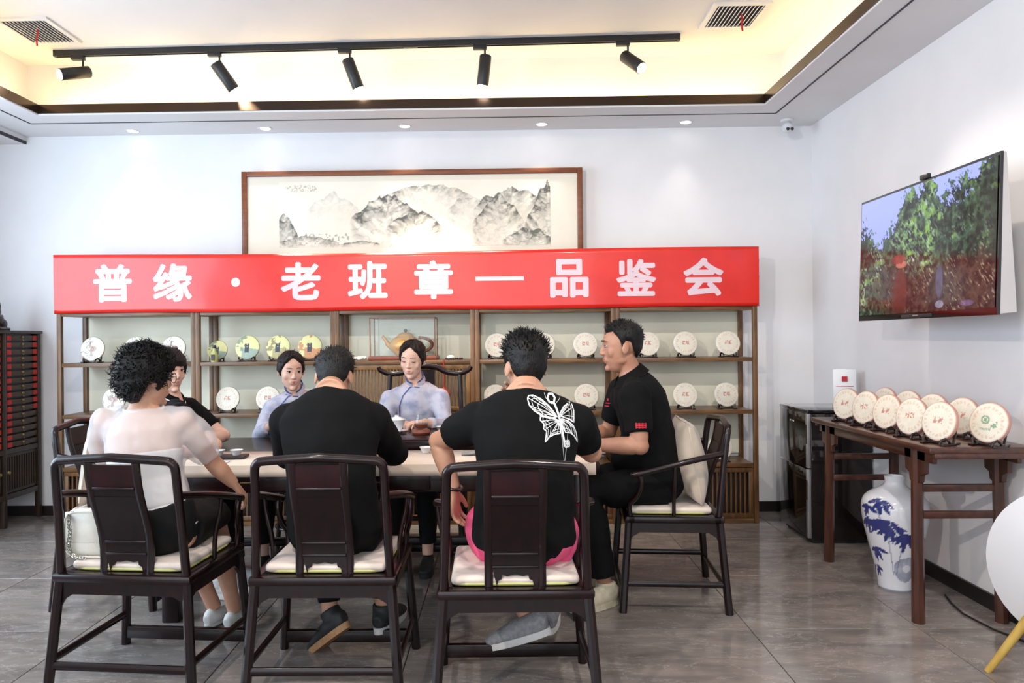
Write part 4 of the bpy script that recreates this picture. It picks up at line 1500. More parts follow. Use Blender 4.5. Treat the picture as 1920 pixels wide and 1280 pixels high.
def chair_lower(root, W, D, mat):
    hw, hd_ = W / 2, D / 2
    for sx_ in (-1, 1):
        for sy in (-1, 1):
            MB().tube([(sx_ * (hw + 0.012), sy * (hd_ + 0.014), 0), (sx_ * (hw - 0.022), sy * (hd_ - 0.022), SH - 0.03)], [0.0205, 0.0195], n=8, flat=True).build('leg', mat, root)
    b = MB()
    b.box((0, -hd_ + 0.03, SH - 0.018), (W, 0.06, 0.036), bev=0.011)
    b.box((0, hd_ - 0.03, SH - 0.018), (W, 0.06, 0.036), bev=0.011)
    for s in (-1, 1):
        b.box((s * (hw - 0.03), 0, SH - 0.018), (0.06, D - 0.02, 0.036), bev=0.011)
    b.box((0, 0, SH - 0.012), (W - 0.10, D - 0.10, 0.014))
    b.build('seat', mat, root)
    za, zb = SH - 0.036, SH - 0.085
    for s in (-1, 1):
        w_ = hw - 0.028
        poly = [(-w_, za), (w_, za), (w_, zb - 0.045), (w_ - 0.016, zb - 0.02), (w_ - 0.05, zb), (-w_ + 0.05, zb), (-w_ + 0.016, zb - 0.02), (-w_, zb - 0.045)]
        MB().prism(poly, 'y', s * (hd_ - 0.024) - 0.007, s * (hd_ - 0.024) + 0.007).build('apron', mat, root, smooth=False)
        d_ = hd_ - 0.028
        poly = [(-d_, za), (d_, za), (d_, zb - 0.045), (d_ - 0.016, zb - 0.02), (d_ - 0.05, zb), (-d_ + 0.05, zb), (-d_ + 0.016, zb - 0.02), (-d_, zb - 0.045)]
        MB().prism(poly, 'x', s * (hw - 0.024) - 0.007, s * (hw - 0.024) + 0.007).build('apron', mat, root, smooth=False)

    def at(z, sx_, sy):
        t = z / (SH - 0.03)
        return V(sx_ * (hw + 0.012 - 0.034 * t), sy * (hd_ + 0.014 - 0.036 * t), z)
    for s in (-1, 1):
        MB().tube([at(0.145, s, -1), at(0.145, s, 1)], [(0.011, 0.016)] * 2, n=8, flat=True).build('stretcher', mat, root)
    MB().tube([at(0.125, -1, -1), at(0.125, 1, -1)], [(0.011, 0.017)] * 2, n=8, lat=(0, 1, 0), flat=True).build('stretcher', mat, root)
    p, q = at(0.06, -1, 1), at(0.06, 1, 1)
    MB().box(((p + q) / 2), ((q - p).length - 0.02, 0.030, 0.055), bev=0.005).build('foot_rail', mat, root)
    return hw, hd_


def arm_chair(label, loc, rz, group):
    root = thing('rosewood_armchair', label, 'chair', loc, rz, group)
    mat = M['rosewood']
    W, D = 0.575, 0.50
    hw, hd_ = chair_lower(root, W, D, mat)
    # back posts running into the arched top rail
    path = arc([(-hw + 0.026, -hd_ + 0.026, SH - 0.01), (-hw + 0.034, -hd_ + 0.005, 0.68), (-hw + 0.040, -hd_ - 0.022, 0.895)], 5)
    path += arc([(-hw + 0.043, -hd_ - 0.027, 0.918), (-hw + 0.058, -hd_ - 0.031, 0.934), (-hw + 0.09, -hd_ - 0.034, 0.940), (0, -hd_ - 0.052, 0.955)], 6)
    full = path + [Vector((-p.x, p.y, p.z)) for p in reversed(path[:-1])]
    MB().tube(full, 0.0175, n=12).build('back_frame', mat, root)

    def yb(z):
        t = (z - SH) / (0.95 - SH)
        return -hd_ + 0.055 - 0.055 * t - 0.045 * t * t + 0.028 * math.sin(PI * 2 * t) * 0.5 - 0.002
    sw = 0.086
    zs = [SH + (0.935 - SH) * k / 10 for k in range(11)]
    for s in (-1, 1):
        MB().tube([(s * (sw + 0.012), yb(z), z) for z in zs], [(0.017, 0.012)] * 11, n=8, lat=(1, 0, 0), flat=True).build('splat_stile', mat, root)
    for z0, z1, m_, th_ in [(0.835, 0.925, M['rosewood_red'], 0.006), (0.612, 0.800, M['rosewood_panel'], 0.008), (0.560, 0.600, M['rosewood_panel'], 0.006), (0.800, 0.835, M['rosewood_panel'], 0.006)]:
        zz_ = [z0 + (z1 - z0) * k / 6 for k in range(7)]
        MB().tube([(0, yb(z), z) for z in zz_], [(sw * 1.42, th_ * 1.42)] * 7, n=4, lat=(1, 0, 0), flat=True).build('splat_panel', m_, root)
    for z in (0.832, 0.606, 0.556):
        MB().box((0, yb(z) - 0.001, z), (2 * sw, 0.022, 0.011), bev=0.003).build('splat_rail', mat, root)
    # carved foot of the splat with its cut-out
    y_ = yb(0.52)
    poly = [(-sw, 0.556), (sw, 0.556), (sw, SH), (sw - 0.018, SH), (sw - 0.022, 0.505), (sw - 0.035, 0.512), (sw - 0.038, 0.528), (0.03, 0.523), (0, 0.529), (-0.03, 0.523), (-sw + 0.038, 0.528), (-sw + 0.035, 0.512), (-sw + 0.022, 0.505), (-sw + 0.018, SH)]
    MB().prism(poly, 'y', y_ - 0.007, y_ + 0.007).build('splat_foot', mat, root, smooth=False)
    for s in (-1, 1):
        ap = arc([(s * (hw - 0.036), -hd_ + 0.0, 0.80), (s * (hw + 0.004), -0.11, 0.775), (s * (hw + 0.016), 0.06, 0.735), (s * (hw + 0.010), 0.17, 0.705), (s * (hw + 0.0), 0.215, 0.692)], 5)
        MB().tube(ap, [0.0155] * (len(ap) - 2) + [0.0165, 0.015], n=12).build('arm', mat, root)
        gp = arc([(s * (hw + 0.006), 0.175, 0.70), (s * (hw + 0.004), 0.165, 0.65), (s * (hw - 0.006), 0.185, 0.59), (s * (hw - 0.02), 0.222, 0.54), (s * (hw - 0.026), hd_ - 0.03, SH - 0.01)], 5)
        MB().tube(gp, 0.0135, n=10).build('arm_post', mat, root)
        cp = arc([(s * (hw + 0.012), 0.0, 0.75), (s * (hw + 0.004), 0.0, 0.68), (s * (hw - 0.018), 0.0, 0.58), (s * (hw - 0.024), 0.0, SH - 0.01)], 4)
        MB().tube(cp, [0.008] * 5 + [0.010] * (len(cp) - 5), n=10).build('arm_spindle', mat, root)
    return root


CUSH = None


def seat_cushion(label, loc, rz):
    global CUSH
    root = thing('seat_cushion', label, 'cushion', loc, rz, 'cream seat cushions')
    if CUSH is None:
        b = MB()
        b.box((0, 0, 0.019), (0.475, 0.425, 0.034), bev=0.016, seg=4)
        c1 = b.mesh('cover', M['satin'])
        e = MB()
        w_, d_ = 0.2345, 0.2095
        pts = []
        for k in range(48):
            an = 2 * PI * k / 48
            c, s = math.cos(an), math.sin(an)
            q = (abs(c) ** 12 + abs(s) ** 12) ** (-1 / 12)
            pts.append((w_ * c * q, d_ * s * q, 0.007))
        e.tube(pts, 0.006, n=6, closed=True)
        CUSH = (c1, e.mesh('piping', M['piping']))
    link('cover', CUSH[0], root)
    link('piping', CUSH[1], root)
    return root


chairs = [((-1.49, 3.145, 0), R(-5), 'rosewood armchair under the woman in the sheer white blouse', 'cream seat cushion under the woman in the white blouse, beside the handbag'),
          ((-0.71, 3.11, 0), R(0), 'middle rosewood armchair of the front row, under the man in plain black', 'cream seat cushion under the man in plain black'),
          ((0.03, 2.95, 0), R(1), 'rosewood armchair under the man in pink shorts', 'cream seat cushion under the man in pink shorts'),
          ((0.875, 4.08, 0), R(86), 'rosewood armchair on the right end of the table under the watch-wearing man', 'cream seat cushion under the man wearing a watch'),
          ((-2.10, 4.15, 0), R(-90), 'rosewood armchair at the left end of the table under the polo shirt woman', 'cream seat cushion under the woman in the black polo')]
pr = None
for loc, rz, lab, clab in chairs:
    if pr is None:
        pr = arm_chair(lab, loc, rz, 'rosewood armchairs around the tea table')
    else:
        copy_tree(pr, loc, rz, lab)
    off = Matrix.Rotation(rz, 3, 'Z') @ V(0, 0.015, SH + 0.0005)
    seat_cushion(clab, (loc[0] + off.x, loc[1] + off.y, off.z), rz)


# back pillows on the two end chairs
def pillow(label, loc, rot, w, h, t):
    root = thing('back_pillow', label, 'pillow', loc, 0, 'cream back pillows')
    root.rotation_euler = rot
    n = 26
    b = MB()
    vs, fs = [], []
    for side in (-1, 1):
        for i in range(n + 1):
            for j in range(n + 1):
                u, v = 2 * i / n - 1, 2 * j / n - 1
                k = max(0, (1 - abs(u) ** 2.6)) ** 0.5 * max(0, (1 - abs(v) ** 2.6)) ** 0.5
                pin = 1 - 0.05 * (1 - abs(u)) * (abs(v) ** 3) - 0.05 * (1 - abs(v)) * (abs(u) ** 3)
                vs.append((u * w / 2 * pin, side * t / 2 * k * (1 + 0.05 * math.sin(u * 7 + v * 4)), h / 2 + v * h / 2 * pin))
    o_ = (n + 1) ** 2
    for i in range(n):
        for j in range(n):
            a = i * (n + 1) + j
            fs.append((a, a + 1, a + n + 2, a + n + 1))
            fs.append((o_ + a, o_ + a + n + 1, o_ + a + n + 2, o_ + a + 1))
    b.add(vs, fs)
    b.build('cover', M['pillow'], root)
    e = MB()
    pts = []
    for k in range(60):
        an = 2 * PI * k / 60
        c, s = math.cos(an), math.sin(an)
        q = (abs(c) ** 14 + abs(s) ** 14) ** (-1 / 14)
        u, v = c * q, s * q
        pin = 1 - 0.05 * (1 - abs(u)) * (abs(v) ** 3) - 0.05 * (1 - abs(v)) * (abs(u) ** 3)
        pts.append((u * w / 2 * pin, 0, h / 2 + v * h / 2 * pin))
    e.tube(pts, 0.005, n=6, closed=True)
    e.build('welt', M['pillow'], root)


pillow('plump cream satin pillow behind the watch-wearing man', (1.025, 4.06, SH + 0.042), (R(-9), 0, R(86)), 0.43, 0.43, 0.16)
pillow('cream satin pillow behind the woman in the black polo', (-2.255, 4.12, SH + 0.042), (R(-9), 0, R(-90)), 0.43, 0.41, 0.13)


# hostess chairs with yoke backs
def yoke_chair(label, loc, rz):
    root = thing('yoke_back_chair', label, 'chair', loc, rz, 'chairs of the two hostesses')
    mat = M['rosewood']
    W, D = 0.56, 0.48
    hw, hd_ = chair_lower(root, W, D, mat)
    for s in (-1, 1):
        MB().tube(arc([(s * (hw - 0.028), -hd_ + 0.026, SH - 0.01), (s * (hw - 0.02), -hd_ + 0.01, 0.8), (s * (hw - 0.03), -hd_ - 0.03, 1.14)], 6), 0.0165, n=12).build('back_post', mat, root)
    yk = arc([(-0.33, -hd_ - 0.015, 1.20), (-0.315, -hd_ - 0.02, 1.175), (-0.25, -hd_ - 0.035, 1.15), (-0.16, -hd_ - 0.045, 1.158), (-0.08, -hd_ - 0.05, 1.195), (0, -hd_ - 0.05, 1.205),
              (0.08, -hd_ - 0.05, 1.195), (0.16, -hd_ - 0.045, 1.158), (0.25, -hd_ - 0.035, 1.15), (0.315, -hd_ - 0.02, 1.175), (0.33, -hd_ - 0.015, 1.20)], 5)
    rad = [0.014 + 0.008 * math.sin(PI * k / (len(yk) - 1)) for k in range(len(yk))]
    MB().tube(yk, rad, n=12).build('yoke_rail', mat, root)
    zs = [SH + (1.18 - SH) * k / 12 for k in range(13)]
    MB().tube([(0, -hd_ + 0.05 - 0.10 * ((z - SH) / 0.7) + 0.02 * math.sin((z - SH) * 9), z) for z in zs], [(0.095, 0.012)] * 13, n=4, lat=(1, 0, 0), flat=True).build('splat', M['rosewood_panel'], root)
    for s in (-1, 1):
        ap = arc([(s * (hw - 0.022), -hd_ + 0.012, 0.76), (s * (hw + 0.008), -0.1, 0.75), (s * (hw + 0.008), 0.08, 0.73), (s * (hw + 0.0), 0.19, 0.72)], 5)
        MB().tube(ap, 0.015, n=10).build('arm', mat, root)
        MB().tube(arc([(s * (hw + 0.0), 0.16, 0.725), (s * (hw - 0.012), 0.17, 0.62), (s * (hw - 0.026), hd_ - 0.03, SH - 0.01)], 5), 0.013, n=10).build('arm_post', mat, root)
    return root


y1_ = yoke_chair('rosewood chair with curved yoke back behind the right hostess', (-0.565, 5.04, 0), R(180))


# a low stool for the second hostess, hidden behind the table
st_ = thing('round_stool', 'dark round stool under the left hostess behind the table', 'stool', (-1.38, 4.99, 0))
MB().lathe([(0.0, 0.42), (0.17, 0.42), (0.18, 0.43), (0.18, 0.45), (0.17, 0.46), (0.0, 0.462)], 32).build('seat', M['rosewood'], st_)
for k in range(4):
    a = PI / 4 + k * PI / 2
    MB().tube([(0.17 * math.cos(a), 0.17 * math.sin(a), 0), (0.13 * math.cos(a), 0.13 * math.sin(a), 0.42)], [0.015, 0.018], n=10).build('leg', M['rosewood'], st_)
MB().tube([(0.155 * math.cos(a), 0.155 * math.sin(a), 0.16) for a in np.linspace(0, 2 * PI, 32, endpoint=False)], 0.010, n=8, closed=True).build('ring', M['rosewood'], st_)

# ------------------------------------------------------------------ tea table
TBX0, TBX1, TBY0, TBY1, TBZ = -1.76, 0.46, 3.63, 4.66, 0.79
tt = thing('tea_table', 'long dark rosewood tea table in the middle of the room', 'table', ((TBX0 + TBX1) / 2, (TBY0 + TBY1) / 2, 0))
tw, td = TBX1 - TBX0, TBY1 - TBY0
MB().box((0, 0, TBZ - 0.02), (tw, td, 0.04), bev=0.008).build('table_top', M['rosewood_panel'], tt)
for s in (-1, 1):
    MB().box((0, s * (td / 2 - 0.07), TBZ - 0.095), (tw - 0.18, 0.022, 0.11), bev=0.003).build('apron', M['rosewood'], tt)
    MB().box((s * (tw / 2 - 0.09), 0, TBZ - 0.095), (0.022, td - 0.16, 0.11), bev=0.003).build('apron', M['rosewood'], tt)
    for q_ in (-1, 1):
        MB().box((s * (tw / 2 - 0.09), q_ * (td / 2 - 0.09), (TBZ - 0.04) / 2), (0.085, 0.085, TBZ - 0.04), bev=0.008).build('leg', M['rosewood'], tt)
for s in (-1, 0, 1):
    f_ = MB().box((s * 0.62, -td / 2 + 0.055, TBZ - 0.095), (0.56, 0.016, 0.085), bev=0.004).build('drawer_front', M['rosewood_red'], tt)
    MB().tube([(s * 0.62 - 0.04, -td / 2 + 0.038, TBZ - 0.095), (s * 0.62 + 0.04, -td / 2 + 0.038, TBZ - 0.095)], 0.005, n=8).build('pull', M['brass'], f_)
MB().box((0, td / 2 - 0.09, 0.16), (tw - 0.26, 0.04, 0.05), bev=0.006).build('foot_rail', M['rosewood'], tt)

# cloth runner along the front edge, hanging a little over it
ru = MB()
n = 80
vs, fs = [], []
rx0, rx1 = TBX0 + 0.04, TBX1 - 0.02
prof_ = [(4.05, TBZ + 0.0025), (3.8, TBZ + 0.0025), (TBY0 + 0.006, TBZ + 0.0025), (TBY0 - 0.0035, TBZ - 0.002), (TBY0 - 0.005, TBZ - 0.03), (TBY0 - 0.005, TBZ - 0.058)]
for i in range(n + 1):
    x = rx0 + (rx1 - rx0) * i / n
    for j, (y, z) in enumerate(prof_):
        wv = 0.0015 * math.sin(x * 14) if j >= 3 else 0
        vs.append((x, y - abs(wv), z))
m_ = len(prof_)
for i in range(n):
    for j in range(m_ - 1):
        fs.append((i * m_ + j, (i + 1) * m_ + j, (i + 1) * m_ + j + 1, i * m_ + j + 1))
ru.add(vs, fs)
o = ru.build('table_runner', M['cloth_runner'])
sm_ = o.modifiers.new('thickness', 'SOLIDIFY')
sm_.thickness = 0.0016
sm_.offset = 0
tag(o, 'pale cream cloth runner along the front edge of the tea table', 'table runner')

# tea tray and tea things
tr_ = thing('tea_tray', 'long dark wooden tea tray in front of the hostesses', 'tea tray', (-0.55, 4.335, TBZ))
MB().box((0, 0, 0.027), (1.30, 0.53, 0.050), bev=0.006).build('board', M['rosewood'], tr_)
for s in (-1, 1):
    MB().box((0, s * 0.255, 0.0555), (1.28, 0.012, 0.007)).build('rim', M['rosewood_red'], tr_, smooth=False)
TRZ = TBZ + 0.0523


def lathe_thing(name, label, cat, loc, parts, group=None):
    root = thing(name, label, cat, loc, 0, group)
    for nm, prof_, m_ in parts:
        MB().lathe(prof_, 32).build(nm, m_, root)
    return root


gx_, gy_ = -0.64, 4.42
lathe_thing('gaiwan', 'white lidded tea bowl on a saucer before the right hostess', 'tea bowl', (gx_, gy_, TRZ), [
    ('saucer', [(0.0, 0.0), (0.03, 0.0), (0.034, 0.004), (0.062, 0.013), (0.064, 0.016), (0.034, 0.009), (0.0, 0.008)], M['porcelain']),
    ('bowl', [(0.0, 0.010), (0.024, 0.010), (0.026, 0.02), (0.042, 0.045), (0.050, 0.075), (0.054, 0.079), (0.049, 0.078), (0.038, 0.045), (0.0, 0.025)], M['porcelain']),
    ('lid', [(0.046, 0.078), (0.040, 0.087), (0.02, 0.094), (0.012, 0.096), (0.012, 0.102), (0.015, 0.105), (0.0, 0.105)], M['porcelain'])])
lathe_thing('tea_strainer', 'white porcelain tea strainer dish left of the lidded bowl', 'strainer', (-0.83, 4.40, TRZ), [
    ('dish', [(0.0, 0), (0.02, 0), (0.024, 0.008), (0.046, 0.022), (0.047, 0.024), (0.02, 0.012), (0.0, 0.01)], M['porcelain'])])
lathe_thing('glass_pitcher', 'clear round glass pitcher beside the lidded bowl', 'pitcher', (-0.49, 4.36, TRZ + 0.0295), [
    ('glass_body', [(0.0, 0.002), (0.03, 0.002), (0.042, 0.02), (0.044, 0.04), (0.032, 0.07), (0.03, 0.085), (0.034, 0.09), (0.0325, 0.09), (0.0285, 0.085), (0.0305, 0.07), (0.0425, 0.04), (0.0405, 0.02), (0.0, 0.004)], M['glass']),
    ('tea', [(0.0, 0.005), (0.03, 0.006), (0.040, 0.02), (0.041, 0.03), (0.0, 0.03)], M['clay'])])
lathe_thing('clay_coaster', 'round brown clay stand under the glass pitcher', 'stand', (-0.49, 4.36, TRZ), [
    ('dish', [(0.0, 0), (0.05, 0), (0.056, 0.01), (0.05, 0.024), (0.044, 0.029), (0.0, 0.029)], M['clay'])])
lathe_thing('tea_cup', 'small white cup between the pitcher and the bent elbow', 'cup', (-0.375, 4.42, TRZ), [
    ('cup', [(0.0, 0), (0.018, 0), (0.02, 0.006), (0.034, 0.035), (0.036, 0.036), (0.033, 0.034), (0.018, 0.01), (0.0, 0.009)], M['porcelain'])])
lathe_thing('tea_cup', 'small white cup on the runner by the plain black shirt elbow', 'cup', (-0.42, 3.95, TBZ + 0.0045), [
    ('cup', [(0.0, 0), (0.018, 0), (0.02, 0.005), (0.032, 0.03), (0.034, 0.031), (0.031, 0.029), (0.018, 0.009), (0.0, 0.008)], M['porcelain'])])
lathe_thing('tea_jar', 'grey-white lidded jar on a dark saucer left of the plain black shirt', 'jar', (-1.22, 4.10, TRZ), [
    ('saucer', [(0.0, 0), (0.035, 0), (0.048, 0.008), (0.046, 0.011), (0.0, 0.008)], M['leather_dark']),
    ('jar', [(0.0, 0.009), (0.034, 0.009), (0.038, 0.02), (0.038, 0.05), (0.034, 0.056), (0.0, 0.056)], M['porcelain'])])
lf = thing('leaf_dish', 'small grey leaf-shaped tea scoop on the runner', 'tea scoop', (-0.155, 3.86, TBZ + 0.0045), R(10))
b = MB()
vs, fs = [], []
n = 20
for i in range(n + 1):
    t = i / n
    w_ = 0.024 * math.sin(PI * min(1, t * 0.92 + 0.06)) ** 0.8
    for j in range(7):
        v = j / 3 - 1
        vs.append((-0.07 + 0.14 * t, w_ * v, 0.002 + 0.012 * v * v + 0.012 * t * t))
for i in range(n):
    for j in range(6):
        fs.append((i * 7 + j, (i + 1) * 7 + j, (i + 1) * 7 + j + 1, i * 7 + j + 1))
b.add(vs, fs)
o = b.build('scoop', M['clog'], lf)
mo = o.modifiers.new('thickness', 'SOLIDIFY')
mo.thickness = 0.003
mo.offset = 1
ty = thing('snack_tray', 'dark small tray with white cups near the polo shirt woman arm', 'tray', (-1.43, 3.82, TBZ + 0.0045), R(5))
MB().box((0, 0, 0.007), (0.20, 0.11, 0.014), bev=0.005).build('tray', M['leather_dark'], ty)
for k in range(2):
    lathe_thing('tea_cup', ['small white cup at the left of the snack tray', 'small white cup at the right of the snack tray'][k], 'cup', (-1.475 + 0.09 * k, 3.82 + 0.008 * k, TBZ + 0.019), [
        ('cup', [(0.0, 0), (0.018, 0), (0.02, 0.004), (0.031, 0.026), (0.033, 0.027), (0.03, 0.025), (0.018, 0.008), (0.0, 0.007)], M['porcelain'])])
b = MB().box((0, 0, 0.0022), (0.085, 0.055, 0.004), bev=0.0015)
tag(b.build('paper_slip', M['white_plastic'], None, (-1.42, 3.70, TBZ + 0.0045), (0, 0, R(12))), 'white slip of paper on the runner beside the white blouse sleeve', 'paper')

# ------------------------------------------------------------------ white handbag on the first chair
hb = thing('handbag', 'white quilted handbag with silver chain on the white blouse woman chair', 'handbag', (-1.675, 3.035, SH + 0.0375), R(-6))
b = MB()
b.box((0, 0, 0.098), (0.235, 0.085, 0.190), bev=0.030, seg=4)
b.build('body', M['bag'], hb)
MB().box((0, -0.038, 0.125), (0.225, 0.014, 0.125), bev=0.006).build('flap', M['bag'], hb)
e = MB()
pts = []
for k in range(40):
    an = 2 * PI * k / 40
    c, s = math.cos(an), math.sin(an)
    q = (abs(c) ** 5 + abs(s) ** 5) ** (-1 / 5)
    pts.append((0.112 * c * q, -0.044, 0.098 + 0.09 * s * q))
e.tube(pts, 0.004, n=6, closed=True)
e.build('welt', M['bag'], hb)
b = MB()
cpts = arc([(-0.085, 0.0, 0.19), (-0.088, -0.05, 0.17), (-0.08, -0.055, 0.11), (-0.088, -0.052, 0.05), (-0.065, -0.054, 0.012), (-0.02, -0.055, 0.004)], 8)
for i in range(len(cpts) - 1):
    p, q = cpts[i], cpts[i + 1]
    d = (q - p).normalized()
    sd = d.orthogonal().normalized() if i % 2 else d.cross(d.orthogonal()).normalized()
    c = (p + q) / 2
    b.tube([c + d * 0.010 * math.cos(a) + sd * 0.006 * math.sin(a) for a in np.linspace(0, 2 * PI, 10, endpoint=False)], 0.0019, n=5, closed=True)
b.build('chain', M['chain'], hb)

# ================================================================== people
def rotmat(yaw, pitch=0, roll=0):
    return Matrix.Rotation(R(yaw), 4, 'Z') @ Matrix.Rotation(R(pitch), 4, 'X') @ Matrix.Rotation(R(roll), 4, 'Y')


TORSO_M = [(-0.15, .11, .10), (-0.07, .16, .125), (0, .172, .132), (.2, .162, .120), (.42, .158, .110), (.62, .174, .117), (.78, .182, .112), (.89, .150, .092), (.96, .088, .070), (1.03, .058, .058)]
TORSO_F = [(-0.15, .12, .10), (-0.07, .165, .125), (0, .175, .130), (.2, .150, .108), (.42, .130, .095), (.62, .148, .108), (.78, .152, .100), (.89, .128, .080), (.96, .070, .056), (1.03, .048, .048)]
HEADZ = [-.125, -.11, -.08, -.05, -.02, .01, .04, .07, .095, .108, .1145]
HEADW = [.054, .055, .060, .068, .074, .0765, .075, .067, .050, .032, .004]
HEADF = [.070, .075, .085, .088, .090, .090, .088, .075, .050, .026, -.008]
HEADB = [-.062, -.064, -.070, -.084, -.098, -.106, -.105, -.094, -.073, -.048, -.016]


class Fig:
    def __init__(s, label, cat, base, skin, female=False, size=1.0):
        s.label, s.base, s.skin, s.female, s.k = label, Vector(base), skin, female, size
        s.cat = cat
        s.kids = []
        s.J = {}

    # ---- helpers -------------------------------------------------
    def torso(s, mb, infl=0.0, t0=-1, t1=2, wide=1.0):
        P, N = s.J['P'], s.J['N']
        lp, ln = s.J['latP'], s.J['latN']
        fwd = s.J['fwd']
        secs = TORSO_F if s.female else TORSO_M
        pts, rad, lat = [], [], []
        for (t, a, b) in secs:
            if t < t0 - 1e-6 or t > t1 + 1e-6:
                continue
            bow = max(0.0, 4 * t * (1 - t)) * s.J.get('bow', -0.025)
            pts.append(P + (N - P) * t + fwd * bow)
            rad.append((a * s.k * wide + infl, b * s.k + infl))
            lat.append(lp * (1 - max(0, min(1, t))) + ln * max(0, min(1, t)))
        # rounded ends
        mb.tube([pts[0] - (pts[1] - pts[0]).normalized() * rad[0][0] * 0.25] + pts, [(rad[0][0] * 0.6, rad[0][1] * 0.6)] + rad, n=28, lat=[lat[0]] + lat)

    def arm(s, mb, side, infl=0.0, t1=2.0, start=0.0, puff=None):
        """t runs 0..1 over the upper arm, 1..2 over the forearm"""
        S, E, W = s.J['S' + side], s.J['E' + side], s.J['W' + side]
        k = s.k * (0.86 if s.female else 1.0)
        key = [(0, .056), (.18, .056), (.5, .050), (.85, .043), (1.0, .041), (1.15, .043), (1.35, .043), (1.7, .034), (2.0, .0275)]
        pts, rad = [], []
        ts = sorted(set([q[0] for q in key if start <= q[0] <= t1] + [start, t1]))
        for t in ts:
            p = S + (E - S) * t if t <= 1 else E + (W - E) * (t - 1)
            r = np.interp(t, [q[0] for q in key], [q[1] for q in key]) * k
            pts.append(p)
            rad.append(float(r) + (infl if not puff else float(np.interp(t, puff[0], puff[1]))))
        mb.tube(pts, rad, n=18)
        if start == 0:
            mb.ell(S, (rad[0] * 1.06,) * 3, n=18, m=10)
        if t1 > 1:
            mb.ell(E, (0.043 * k + infl,) * 3, n=14, m=8)

    def leg(s, mb, side, infl=0.0, t1=2.0, flare=0.0):
        Hp, K, A = s.J['H' + side], s.J['K' + side], s.J['A' + side]
        k = s.k * (0.95 if s.female else 1.0)
        key = [(-.1, .090), (0, .090), (.3, .086), (.7, .070), (1.0, .057), (1.25, .056), (1.45, .053), (1.8, .037), (2.0, .035)]
        pts, rad = [], []
        ts = sorted(set([q[0] for q in key if q[0] <= t1] + [t1]))
        for t in ts:
            p = Hp + (K - Hp) * t if t <= 1 else K + (A - K) * (t - 1)
            r = float(np.interp(t, [q[0] for q in key], [q[1] for q in key])) * k
            pts.append(p)
            rad.append(r + infl + flare * max(0, t - 1.2))
        mb.tube(pts, rad, n=20)
        if t1 > 1:
            mb.ell(K, (0.058 * k + infl,) * 3, n=14, m=8)

    def hand(s, mb, side, d, palm, curl=25, spread=1.0):
        """d: wrist to knuckles; palm: direction the palm looks"""
        W = s.J['W' + side]
        d = Vector(d).normalized()
        palm = Vector(palm)
        palm = (palm - d * palm.dot(d)).normalized()
        lat = d.cross(palm).normalized()
        if side == 'L':
            lat = -lat
        # lat now points to the thumb side for either hand when the palm faces down
        k = s.k * (0.92 if s.female else 1.0)
        mb.tube([W - d * 0.02, W + d * 0.02 * k, W + d * 0.05 * k, W + d * 0.092 * k], [(.024 * k, .020 * k), (.030 * k, .017 * k), (.040 * k, .016 * k), (.041 * k, .013 * k)], n=16, lat=lat)
        for q, (o, ln) in enumerate([(.0345, .070), (.0115, .079), (-.0115, .073), (-.0345, .058)]):
            b0 = W + d * (0.085 if q in (1, 2) else 0.079) * k + lat * o * k
            dd = (d + lat * o * 2.2 * spread).normalized()
            pts, rad = [b0 - dd * 0.012], [0.0098 * k]
            p = b0
            cur = dd
            axis = dd.cross(palm).normalized()
            for sg, fr in enumerate((.45, .32, .23)):
                cur = Matrix.Rotation(R(curl * (0.75 + 0.25 * sg)), 3, axis) @ cur
                pts += [p + cur * ln * k * fr * 0.5, p + cur * ln * k * fr]
                rad += [0.0092 * k, 0.0084 * k - 0.0006 * sg]
                p = pts[-1]
            mb.tube(pts, rad, n=10)
            mb.ell(p, (0.0080 * k,) * 3, n=8, m=6)
        t0 = W + d * 0.022 * k + lat * 0.024 * k
        td = (d * 0.75 + lat * 0.75 + palm * 0.25).normalized()
        t1_ = t0 + td * 0.040 * k
        t2 = t1_ + (td + d * 0.6 + palm * 0.15).normalized() * 0.032 * k
        t3 = t2 + (td + d * 1.0).normalized() * 0.024 * k
        mb.tube([t0 - td * 0.01, t1_, t2, t3], [0.0145 * k, 0.0115 * k, 0.010 * k, 0.008 * k], n=10)

    def foot(s, mb, side, d):
        A = s.J['A' + side]
        d = Vector(d).normalized()
        k = s.k * (0.9 if s.female else 1.0)
        up = Vector((0, 0, 1))
        lat = d.cross(up).normalized()
        u = lat.cross(d).normalized()
        mb.tube([A - d * 0.055 * k - u * 0.045 * k, A - d * 0.02 * k - u * 0.045 * k, A + d * 0.06 * k - u * 0.052 * k, A + d * 0.13 * k - u * 0.062 * k, A + d * 0.175 * k - u * 0.067 * k],
                [(.026 * k, .030 * k), (.034 * k, .042 * k), (.036 * k, .033 * k), (.042 * k, .022 * k), (.028 * k, .013 * k)], n=16, lat=lat)

    def shoe(s, side, d, mat, sole, infl=0.008, name='shoe', thick=0.024, low=False):
        A = s.J['A' + side]
        d = Vector(d).normalized()
        k = s.k * (0.9 if s.female else 1.0)
        up = Vector((0, 0, 1))
        lat = d.cross(up).normalized()
        u = lat.cross(d).normalized()
        b = MB()
        i = infl
        b.tube([A - d * 0.072 * k - u * 0.045 * k, A - d * 0.045 * k - u * 0.040 * k, A - d * 0.01 * k - u * 0.044 * k, A + d * 0.06 * k - u * 0.050 * k, A + d * 0.13 * k - u * 0.060 * k, A + d * 0.182 * k - u * 0.065 * k, A + d * 0.20 * k - u * 0.066 * k],
               [(.016 * k + i, .020 * k + i), (.030 * k + i, .042 * k + i), (.035 * k + i, .040 * k + i), (.038 * k + i, .034 * k + i), (.044 * k + i, .023 * k + i), (.033 * k + i, .014 * k + i), (.012 * k + i, .006 * k + i)], n=20, lat=lat)
